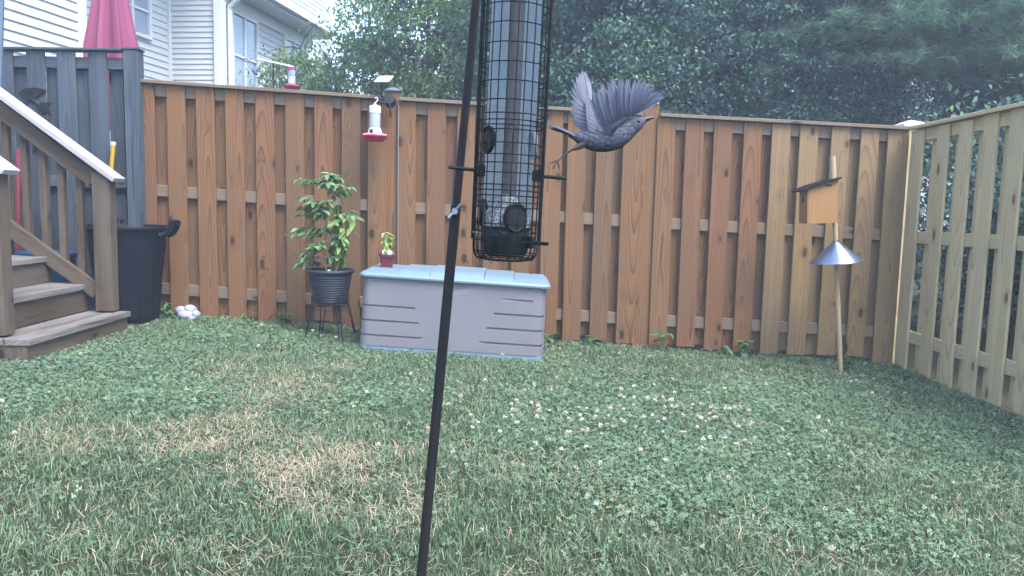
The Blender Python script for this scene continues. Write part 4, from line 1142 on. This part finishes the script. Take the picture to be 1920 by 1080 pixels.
# weeds along the fence foot
wl = [leaf_mesh('leaf', .07, .045, M['weed'], curl=.2), leaf_mesh('leaf', .10, .018, M['weed'], curl=.5), leaf_mesh('leaf', .055, .03, M['weed'], curl=.3)]
def weed(x, y, label, n, kinds, h, seed):
    r_ = random.Random(seed)
    t = thing('weed', label, 'weed', (x, y, float(ground_z(x))), group='weeds along the fence foot')
    for k in range(n):
        a = r_.uniform(0, 6.28); hh = r_.uniform(.3, 1) * h; q = r_.uniform(.01, .07)
        p1 = Vector((q * math.cos(a), q * math.sin(a) * .6, hh))
        stem(t, [Vector((p1.x * .2, p1.y * .2, -.01)), Vector((p1.x * .5, p1.y * .5, hh * .6)), p1], .0025, .0012, M['stem'])
        for j in range(2):
            place_leaf(t, wl[r_.choice(kinds)], p1, r_.uniform(0, 6.28), R(r_.uniform(-40, 25)), r_.uniform(.7, 1.3))
weed(-2.60, 5.83, 'low broad-leaved weed beside the painted garden ornament', 6, (0,), .09, 1)
weed(-2.66, 5.87, 'thin leafy weed between the trash can and the ornament', 8, (2,), .13, 2)
weed(-1.76, 5.86, 'dark weed growing in the fence gap left of the wire stand', 9, (0, 2), .12, 3)
weed(.30, 5.88, 'weed clump at the fence foot just right of the storage box', 10, (2, 0), .10, 4)
weed(.62, 5.88, 'narrow-leaved weed at the fence foot below the tube feeder perch', 8, (1, 2), .09, 5)
weed(1.16, 5.86, 'upright leafy weed at the fence foot by the second post', 9, (2, 0), .16, 6)
weed(1.62, 5.86, 'spreading weed at the fence foot in the middle of the right section', 8, (2,), .10, 7)
weed(1.80, 5.84, 'broad leafy weed at the fence foot left of the birdhouse pole', 11, (0,), .14, 8)
weed(2.50, 5.60, 'small weed in the lawn just right of the birdhouse pole', 7, (0, 2), .10, 9)
weed(-2.02, 5.86, 'grassy weed arching out from the fence foot near the trash can', 7, (1,), .11, 10)

# ---------------------------------------------------------------- lawn: grass, clover, clover flowers, dry thatch
rs = np.random.RandomState(3)
dry = np.array([(-1.02, 4.61, .22, .5), (-1.21, 3.96, .26, .7), (-1.15, 3.42, .23, .85), (-1.45, 3.05, .25, .95), (-.80, 2.85, .2, 1.0), (-1.0, 3.08, .14, .5), (-.41, 2.99, .15, .5), (-.46, 2.6, .13, .4), (-.22, 3.05, .14, .5), (-1.5, 4.2, .25, .4)])
clv = np.array([(-2.3, 4.35, .55, 1.), (-2.0, 5.2, .5, .9), (-1.75, 3.8, .45, .9), (.15, 4.9, .5, .5), (.6, 4.1, .5, 1.), (.35, 3.45, .4, 1.), (.9, 3.55, .5, 1.), (1.4, 4.3, .6, .9), (.55, 3.0, .35, .9), (.8, 2.9, .4, .9), (-.75, 3.95, .35, .8), (2.0, 4.6, .5, .55), (1.2, 2.6, .4, .8), (-2.6, 3.6, .5, .8), (2.3, 3.7, .5, .5), (-1.0, 5.0, .4, .4)])
# lattice noise
def vnoise(x, y, s, seed):
    r_ = np.random.RandomState(seed).rand(64, 64)
    u, v = x * s + 31.7, y * s + 17.3
    i, j = np.floor(u).astype(int), np.floor(v).astype(int); fu, fv = u - i, v - j
    fu = fu * fu * (3 - 2 * fu); fv = fv * fv * (3 - 2 * fv)
    g_ = lambda a, b: r_[a % 64, b % 64]
    return (g_(i, j) * (1 - fu) + g_(i + 1, j) * fu) * (1 - fv) + (g_(i, j + 1) * (1 - fu) + g_(i + 1, j + 1) * fu) * fv
def field(x, y, spots, seed):
    f = np.zeros_like(x)
    wx = x + (vnoise(x, y, 2.5, seed) - .5) * .5; wy = y + (vnoise(x, y, 2.5, seed + 1) - .5) * .5
    for (a, b, r_, k) in spots:
        f = np.maximum(f, k * np.exp(-(((wx - a) ** 2 + (wy - b) ** 2) / (r_ * r_))))
    return f
def scatter(n):
    """points on the lawn, thinning with distance from the camera"""
    x = rs.uniform(-4.0, 3.0, n * 3); y = rs.uniform(1.45, 5.97, n * 3)
    keep = (np.abs(x) < .74 * y + .35) & ~((x < -2.69) & (y > 4.25) & (y < 5.35)) & ~((x > -1.01) & (x < .20) & (y > 5.17) & (y < 5.70))
    x, y = x[keep], y[keep]
    return x[:n], y[:n]
def step_trim(x, y):
    dx = np.maximum(0, x + 2.67); dy = np.maximum(0, np.maximum(4.2 - y, y - 5.4)); d_ = np.sqrt(dx * dx + dy * dy)
    return .3 + .7 * np.clip(d_ / .3, 0, 1)
def blades(n, hmin, hmax, w, lean, tintf, seed, sel):
    x, y = scatter(n)
    p = sel(x, y); k = rs.rand(len(x)) < p
    x, y = x[k], y[k]; n = len(x)
    cl = vnoise(x, y, 9, seed)
    h = (hmin + (hmax - hmin) * rs.rand(n) ** 1.4) * (.6 + .8 * cl)
    h *= step_trim(x, y)
    a = rs.uniform(0, 2 * np.pi, n); b = a + np.pi / 2 + rs.uniform(-.6, .6, n)
    ln = lean * (.3 + rs.rand(n)) * h
    ww = w * (.7 + .6 * rs.rand(n)) * (.75 + .13 * y)
    z0 = ground_z(x) - .003
    V = np.empty((n, 5, 3), np.float32)
    dx, dy = np.cos(a), np.sin(a); lx, ly = np.cos(b), np.sin(b)
    V[:, 0] = np.stack([x - dx * ww, y - dy * ww, z0], 1); V[:, 1] = np.stack([x + dx * ww, y + dy * ww, z0], 1)
    V[:, 2] = np.stack([x - dx * ww * .8 + lx * ln * .35, y - dy * ww * .8 + ly * ln * .35, z0 + h * .6], 1)
    V[:, 3] = np.stack([x + dx * ww * .8 + lx * ln * .35, y + dy * ww * .8 + ly * ln * .35, z0 + h * .6], 1)
    V[:, 4] = np.stack([x + lx * ln, y + ly * ln, z0 + h * (1 - .25 * lean * rs.rand(n))], 1)
    b0 = (np.arange(n) * 5)[:, None]
    F = np.concatenate([b0 + np.array([0, 1, 3]), b0 + np.array([0, 3, 2]), b0 + np.array([2, 3, 4])], 1).reshape(-1, 3)
    t = np.repeat(tintf(x, y, n), 3)
    return V.reshape(-1, 3), F, t
M['grass'] = leafmat('grass_blades', [(0, (0.053, 0.098, 0.055)), (.35, (0.101, 0.162, 0.085)), (.62, (0.167, 0.230, 0.123)), (.76, (0.265, 0.270, 0.162)), (.86, (0.382, 0.310, 0.204)), (1, (0.509, 0.420, 0.294))], .5, .3)
dr = lambda x, y: field(x, y, dry, 40)
cv = lambda x, y: np.clip(field(x, y, clv, 60) + .35 * (vnoise(x, y, 3, 9) - .4), 0, 1)
def gt(x, y, n):
    d = dr(x, y) * (.35 + 1.1 * vnoise(x, y, 11, 33)) + .35 * np.clip(vnoise(x, y, 5, 34) - .62, 0, 1)
    t = .08 + .52 * rs.rand(n) + .2 * (vnoise(x, y, 4, 12) - .5)
    isdry = rs.rand(n) < .05 + .6 * d
    return np.where(isdry, .78 + .22 * rs.rand(n), np.clip(t, 0, .72))
Va, Fa, ta = blades(350000, .017, .050, .0014, .85, gt, 21, lambda x, y: np.clip(1.05 - .35 * cv(x, y) - .35 * dr(x, y), .15, 1))
grass = tag(link('grass', np_mesh('grass', Va, Fa, M['grass'], ta)), 'patchy green lawn grass with dry straw-coloured spots', 'grass', kind='stuff')
def flat_straw(n):
    x, y = scatter(n); k = rs.rand(len(x)) < np.clip(dr(x, y) * (.2 + 1.4 * vnoise(x, y, 11, 33)) + .07 + .5 * np.clip(vnoise(x, y, 5, 34) - .62, 0, 1), 0, 1); x, y = x[k], y[k]; n = len(x)
    a = rs.uniform(0, 2 * np.pi, n); L = rs.uniform(.02, .065, n); w = .00105 * (.7 + .16 * y); z = ground_z(x) + rs.uniform(.004, .02, n); dz = rs.uniform(-.006, .02, n)
    dx, dy = np.cos(a), np.sin(a)
    V = np.stack([np.stack([x - dy * w, y + dx * w, z], 1), np.stack([x + dy * w, y - dx * w, z], 1), np.stack([x + dx * L + dy * w, y + dy * L - dx * w, z + dz], 1), np.stack([x + dx * L - dy * w, y + dy * L + dx * w, z + dz], 1)], 1)
    return V.reshape(-1, 3), np.arange(n * 4).reshape(-1, 4), .8 + .2 * rs.rand(n)
Vs, Fs, ts = flat_straw(140000)
tag(link('dry_thatch', np_mesh('dry_thatch', Vs, Fs, M['grass'], ts)), 'flattened dry straw lying in bare lawn patches', 'thatch', kind='stuff')

M['clover'] = leafmat('clover_leaves', [(0, (0.081, 0.139, 0.085)), (.5, (0.138, 0.211, 0.126)), (.85, (0.194, 0.274, 0.152)), (1, (0.275, 0.346, 0.158))], .5, .25)
def clover(n):
    x, y = scatter(n); p = np.clip(cv(x, y) * 1.15 + .10, 0, 1) * np.clip((y - 1.7) / 1.3, .15, 1) * np.clip(1 - .8 * dr(x, y), 0, 1)
    k = rs.rand(len(x)) < p; x, y = x[k], y[k]; n = len(x)
    z = ground_z(x) + step_trim(x, y) * rs.uniform(.008, .038, n) * (.7 + .6 * vnoise(x, y, 6, 3))
    tx, ty = rs.normal(0, .35, n), rs.normal(0, .35, n)
    r_ = rs.uniform(.0050, .0095, n) * (.82 + .05 * y); a0 = rs.uniform(0, 2 * np.pi, n)
    out = []
    for q in range(3):
        a = a0 + q * 2 * np.pi / 3
        dx, dy = np.cos(a), np.sin(a); px, py = -dy, dx
        def P(u, v, lift): # u along, v across in leaflet radii
            X = (dx * u + px * v) * r_; Y = (dy * u + py * v) * r_
            return np.stack([x + X, y + Y, z + tx * X + ty * Y + lift * r_], 1)
        out.append(np.stack([P(.05, 0, 0), P(.65, -.52, .16), P(1.12, -.38, .12), P(1.05, 0, -.04), P(1.12, .38, .12), P(.65, .52, .16)], 1))
    V = np.concatenate(out, 0)
    m = len(V); b0 = (np.arange(m) * 6)[:, None]
    F = np.concatenate([b0 + np.array([0, 1, 2, 3]), b0 + np.array([0, 3, 4, 5])], 1).reshape(-1, 4)
    t = np.tile(np.clip(rs.normal(.45, .25, n) + .3 * (vnoise(x, y, 5, 71) - .5), 0, 1), 3)
    return V.reshape(-1, 3), F, np.repeat(t, 2)
Vc, Fc, tc = clover(185000)
tag(link('clover', np_mesh('clover', Vc, Fc, M['clover'], tc)), 'white clover leaves spreading through the lawn', 'clover', kind='stuff')
# clover flower heads: little balls of florets on stalks
M['clflower'] = leafmat('clover_flower', [(0, (0.324, 0.198, 0.161)), (.45, (0.557, 0.413, 0.371)), (.75, (0.666, 0.578, 0.515)), (1, (0.720, 0.660, 0.595))], .7, .2)
fl = [(.31, 3.43), (.62, 3.85), (.8, 3.8), (1.05, 3.95), (1.2, 3.8), (.12, 3.73)]
FXY = []
for k in range(210):
    if k < 150:
        c0 = fl[rs.randint(len(fl))]; p = (c0[0] + rs.normal(0, .26), c0[1] + rs.normal(0, .26))
    else:
        p = (rs.uniform(-2.6, 2.6), rs.uniform(2.0, 5.6))
    if abs(p[0]) < .7 * p[1] and not (p[0] < -2.6) and not (-1.05 < p[0] < .25 and p[1] > 5.1): FXY.append(p)
Vf = []; Ff = []; tf = []
for (x, y) in FXY:
    h = rs.uniform(.045, .085); r_ = rs.uniform(.007, .0115); z = float(ground_z(x)) + h; t0 = np.clip(rs.normal(.7, .25), 0, 1)
    for k in range(34):
        u = rs.normal(size=3); u /= np.linalg.norm(u)
        if u[2] < -.6: continue
        s_ = np.cross(u, rs.normal(size=3)); s_ /= np.linalg.norm(s_)
        c = np.array([x, y, z]); o_ = len(Vf)
        Vf += [c + u * r_ * .35 - s_ * r_ * .18, c + u * r_ * .35 + s_ * r_ * .18, c + u * r_ * 1.05 + s_ * r_ * .2 + (0, 0, .001), c + u * r_ * 1.05 - s_ * r_ * .2 + (0, 0, .001)]
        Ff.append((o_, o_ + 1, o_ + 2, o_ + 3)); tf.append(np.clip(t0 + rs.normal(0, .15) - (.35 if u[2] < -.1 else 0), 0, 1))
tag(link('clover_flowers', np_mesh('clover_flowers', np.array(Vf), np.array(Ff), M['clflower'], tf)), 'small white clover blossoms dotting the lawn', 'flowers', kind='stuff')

# ---------------------------------------------------------------- trees
def leaves(P, L, W, droop, spread, rs_, up=.6):
    """P (n,3) leaf bases; returns diamond quads"""
    n = len(P)
    d = rs_.normal(size=(n, 3)) * spread; d[:, 2] -= droop
    d /= np.linalg.norm(d, axis=1)[:, None]
    nr = rs_.normal(size=(n, 3)) * .8; nr[:, 2] += up * 1.6
    s = np.cross(d, nr); s /= np.linalg.norm(s, axis=1)[:, None] + 1e-9
    nn = np.cross(s, d)
    l = (L * rs_.uniform(.65, 1.2, n))[:, None]; w = (W * rs_.uniform(.7, 1.2, n))[:, None]
    V = np.stack([P, P + d * l * .45 + s * w * .5 + nn * w * .12, P + d * l - nn * l * .1, P + d * l * .45 - s * w * .5 + nn * w * .12], 1)
    return V.reshape(-1, 3), np.arange(n * 4).reshape(-1, 4)
def tree(name, label, base, trunk_h, trunk_r, crown_c, crown_r, n_clump, per, L, W, droop, m, seed, sig=(.3, .3, .14), limbs=12, lean=(0, 0), needles=False, shell=.45, zmin=1.7, group=None, band=None):
    rs_ = np.random.RandomState(seed)
    root = thing(name, label, 'tree', base, group=group)
    base = Vector(base); lean = Vector((lean[0], lean[1], 0))
    tk = MB()
    tp = [Vector((rs_.normal(0, .04) * i, rs_.normal(0, .04) * i, trunk_h * i / 7)) + lean * (i / 7) for i in range(8)]
    tp[0].z = -.1
    tk.tube(tp, [trunk_r * (1.25 if i == 0 else 1 - .11 * i) for i in range(8)], 9)
    cc = Vector(crown_c) - base; limb_pts = list(tp[2:])
    def at_h(h):
        f = min(6.99, max(0, h / trunk_h * 7)); i = int(f); return tp[i].lerp(tp[i + 1], f - i)
    for k in range(limbs):
        u = rs_.normal(size=3); u /= np.linalg.norm(u); u *= .85 * rs_.rand() ** .25
        e = cc + Vector((u[0] * crown_r[0], u[1] * crown_r[1], u[2] * crown_r[2]))
        if e.z + base.z < zmin: e.z = zmin - base.z + .2
        b = at_h(max(.25 * trunk_h, min(trunk_h * .95, e.z * rs_.uniform(.45, .8))))
        md = b.lerp(e, .5) + Vector((rs_.normal(0, .12), rs_.normal(0, .12), .15 * (e - b).length * (1 if not needles else .2)))
        pts = [b, b.lerp(md, .5) + Vector((0, 0, .03)), md, md.lerp(e, .5) + Vector((rs_.normal(0, .05), rs_.normal(0, .05), .04)), e]
        r0 = trunk_r * rs_.uniform(.25, .45)
        tk.tube(pts, [r0, r0 * .8, r0 * .6, r0 * .4, r0 * .18], 6)
        limb_pts += pts[1:]
    LP = np.array([p[:] for p in limb_pts])
    P = []; T = []; c_list = []
    for k in range(n_clump):
        u = rs_.normal(size=3); u /= np.linalg.norm(u)
        u *= (shell ** 3 + (1 - shell ** 3) * rs_.rand()) ** (1 / 3)
        c = np.array(cc[:]) + u * np.array(crown_r)
        if band is not None and rs_.rand() < .75:
            c[2] = rs_.uniform(*band) - base.z
        if c[2] + base.z < zmin: continue
        c_list.append(c)
        j = np.argmin(((LP - c) ** 2).sum(1)); q = LP[j]
        mid = (q + c) / 2 + rs_.normal(0, .05, 3) + np.array([0, 0, .06])
        tk.tube([q, mid, c, c + (c - mid) * .5], [.014, .010, .006, .003], 4, caps=False)
        if needles:
            axis = c - q; axis[2] *= .3; axis /= np.linalg.norm(axis) + 1e-6
            for t_ in range(per):
                o_ = c + axis * rs_.uniform(-.35, .4) + rs_.normal(0, 1, 3) * np.array(sig)
                P.append(o_); T.append(np.clip(rs_.normal(.5, .2), 0, 1))
        else:
            n = int(per * rs_.uniform(.6, 1.4))
            o_ = rs_.normal(0, 1, (n, 3)) * np.array(sig) * rs_.uniform(.7, 1.3)
            o_[:, 2] -= .35 * (o_[:, 0] ** 2 + o_[:, 1] ** 2) / sig[0] * (1 if droop > .5 else .3)
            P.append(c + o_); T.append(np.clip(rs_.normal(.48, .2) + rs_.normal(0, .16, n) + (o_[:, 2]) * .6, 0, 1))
    tk.build('trunk', M['bark'], root, smooth=60)
    if needles:
        P = np.array(P); T = np.array(T); k = 26
        n = len(P)
        ax = rs_.normal(size=(n, 3)); ax[:, 2] = ax[:, 2] * .4 + .1; ax /= np.linalg.norm(ax, axis=1)[:, None]
        PP = np.repeat(P, k, 0) + np.repeat(ax, k, 0) * rs_.uniform(-.06, .06, (n * k, 1))
        d = np.repeat(ax, k, 0) * .9 + rs_.normal(size=(n * k, 3)) * .75; d[:, 2] -= .1
        d /= np.linalg.norm(d, axis=1)[:, None]
        s = np.cross(d, rs_.normal(size=(n * k, 3))); s /= np.linalg.norm(s, axis=1)[:, None]
        l = L * rs_.uniform(.7, 1.15, (n * k, 1))
        V = np.stack([PP - s * W * .5, PP + s * W * .5, PP + d * l], 1).reshape(-1, 3)
        F = np.arange(n * k * 3).reshape(-1, 3)
        T = np.clip(np.repeat(T, k) + rs_.normal(0, .12, n * k), 0, 1)
    else:
        P = np.concatenate(P); T = np.concatenate(T)
        V, F = leaves(P, L, W, droop, 1.0, rs_)
    link('crown', np_mesh('crown', V, F, m, T), root)
    return root
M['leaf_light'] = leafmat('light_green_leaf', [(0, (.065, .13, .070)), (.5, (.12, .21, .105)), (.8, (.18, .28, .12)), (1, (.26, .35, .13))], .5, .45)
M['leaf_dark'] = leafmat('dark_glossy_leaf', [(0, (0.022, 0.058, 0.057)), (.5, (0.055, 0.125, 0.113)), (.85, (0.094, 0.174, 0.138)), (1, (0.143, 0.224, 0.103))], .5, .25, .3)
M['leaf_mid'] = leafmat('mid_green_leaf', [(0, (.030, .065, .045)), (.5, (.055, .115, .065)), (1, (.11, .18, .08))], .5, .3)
M['needle'] = leafmat('soft_pine_needle', [(0, (.055, .12, .085)), (.5, (.095, .19, .125)), (1, (.14, .25, .14))], .6, .3)
gzb = -.1
TG = 'trees beyond the fence'
tree('leafy_tree', 'airy light green tree right of the neighbouring gutter', (-3.1, 13.6, gzb), 3.6, .10, (-2.95, 13.3, 2.95), (1.35, .9, 1.15), 125, 105, .10, .04, .8, M['leaf_light'], 101, sig=(.25, .22, .07), group=TG, limbs=18)
tree('leafy_tree', 'light green spreading tree behind the solar panel and pole', (-1.35, 12.2, gzb), 5.5, .12, (-1.2, 12.0, 3.7), (1.3, .9, 1.9), 210, 105, .10, .04, .8, M['leaf_light'], 102, sig=(.24, .22, .07), group=TG, limbs=20)
tree('leafy_tree', 'taller airy tree between the two light green ones', (-.8, 17.0, gzb), 8, .2, (-.5, 17.0, 4.8), (1.3, 1.2, 3.0), 130, 90, .14, .06, .6, M['leaf_light'], 103, sig=(.34, .34, .14), group=TG, band=(3.6, 6.3))
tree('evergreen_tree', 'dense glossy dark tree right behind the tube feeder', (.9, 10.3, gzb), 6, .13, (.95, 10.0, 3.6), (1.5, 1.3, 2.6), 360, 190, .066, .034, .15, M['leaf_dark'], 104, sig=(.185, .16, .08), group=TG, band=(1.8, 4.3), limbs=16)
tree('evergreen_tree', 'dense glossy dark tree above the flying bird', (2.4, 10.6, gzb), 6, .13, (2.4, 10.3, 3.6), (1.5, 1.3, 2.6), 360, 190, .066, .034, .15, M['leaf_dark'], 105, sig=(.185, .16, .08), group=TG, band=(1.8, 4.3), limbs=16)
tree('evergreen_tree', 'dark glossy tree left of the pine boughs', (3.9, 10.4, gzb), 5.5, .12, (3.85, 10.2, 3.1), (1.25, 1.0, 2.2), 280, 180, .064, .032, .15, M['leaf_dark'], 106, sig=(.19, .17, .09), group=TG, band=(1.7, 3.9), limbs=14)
tree('pine_tree', 'soft-needled pine reaching in over the right corner', (7.4, 10.2, gzb), 9, .20, (5.3, 9.2, 3.75), (2.2, .8, 1.3), 230, 22, .15, .0055, 0, M['needle'], 107, sig=(.20, .14, .035), limbs=18, needles=True, zmin=2.6, group=TG, band=(2.65, 4.3), shell=.2)
tree('leafy_tree', 'dark tree with bare leaning trunks behind the fence corner', (5.15, 11.6, gzb), 5.5, .10, (5.0, 11.6, 3.0), (.8, .9, 1.6), 60, 90, .08, .04, .3, M['leaf_dark'], 108, sig=(.2, .2, .12), lean=(.9, 0), group=TG, limbs=6)
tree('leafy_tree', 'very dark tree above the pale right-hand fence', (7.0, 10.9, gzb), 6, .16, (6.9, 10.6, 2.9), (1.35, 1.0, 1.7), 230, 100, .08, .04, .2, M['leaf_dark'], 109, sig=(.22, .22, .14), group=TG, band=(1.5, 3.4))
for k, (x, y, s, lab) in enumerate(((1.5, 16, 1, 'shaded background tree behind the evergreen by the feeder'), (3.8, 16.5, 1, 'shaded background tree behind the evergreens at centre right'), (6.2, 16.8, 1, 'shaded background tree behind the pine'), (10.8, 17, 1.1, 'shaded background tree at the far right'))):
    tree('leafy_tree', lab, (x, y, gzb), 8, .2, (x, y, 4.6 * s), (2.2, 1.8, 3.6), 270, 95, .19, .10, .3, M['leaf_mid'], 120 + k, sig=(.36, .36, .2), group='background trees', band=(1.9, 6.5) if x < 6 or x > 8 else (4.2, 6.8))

for k, (x, y, rx, lab) in enumerate(((5.0, 7.6, 1.0, 'added shrub darkening the right fence gaps near the corner'), (4.9, 5.4, 1.0, 'added shrub darkening the gaps of the pale right-hand fence'), (7.6, 7.6, 1.5, 'tall added shrub shading the pale right-hand fence from behind'))):
    tree('shrub', lab, (x, y, -.3), 2.2, .06, (x, y, 1.0 if k < 2 else 1.5), (rx, 1.0, 1.15 if k < 2 else 1.9), 150, 110, .085, .042, .2, M['leaf_dark'], 140 + k, sig=(.22, .22, .18), zmin=.05, shell=.2, limbs=8)['category'] = 'shrub'  # shrubs added to darken the fence gaps and shade the right side

# ---------------------------------------------------------------- haze volume added to stand in for the fogged lens veil
hz = MB().box((0, 0, 5.5), (320, 320, 14), ch=0.0001)
g = G('lens_veil_haze')
vol = g.node('VolumePrincipled', {'Color': (.80, .88, 1.0, 1), 'Density': .0078, 'Anisotropy': .2})
g.t.links.new(vol.outputs[0], g.out.inputs['Volume'])
tag(hz.build('haze', g.m), 'thin bluish haze added over the yard for the lens veil', 'haze', kind='stuff')
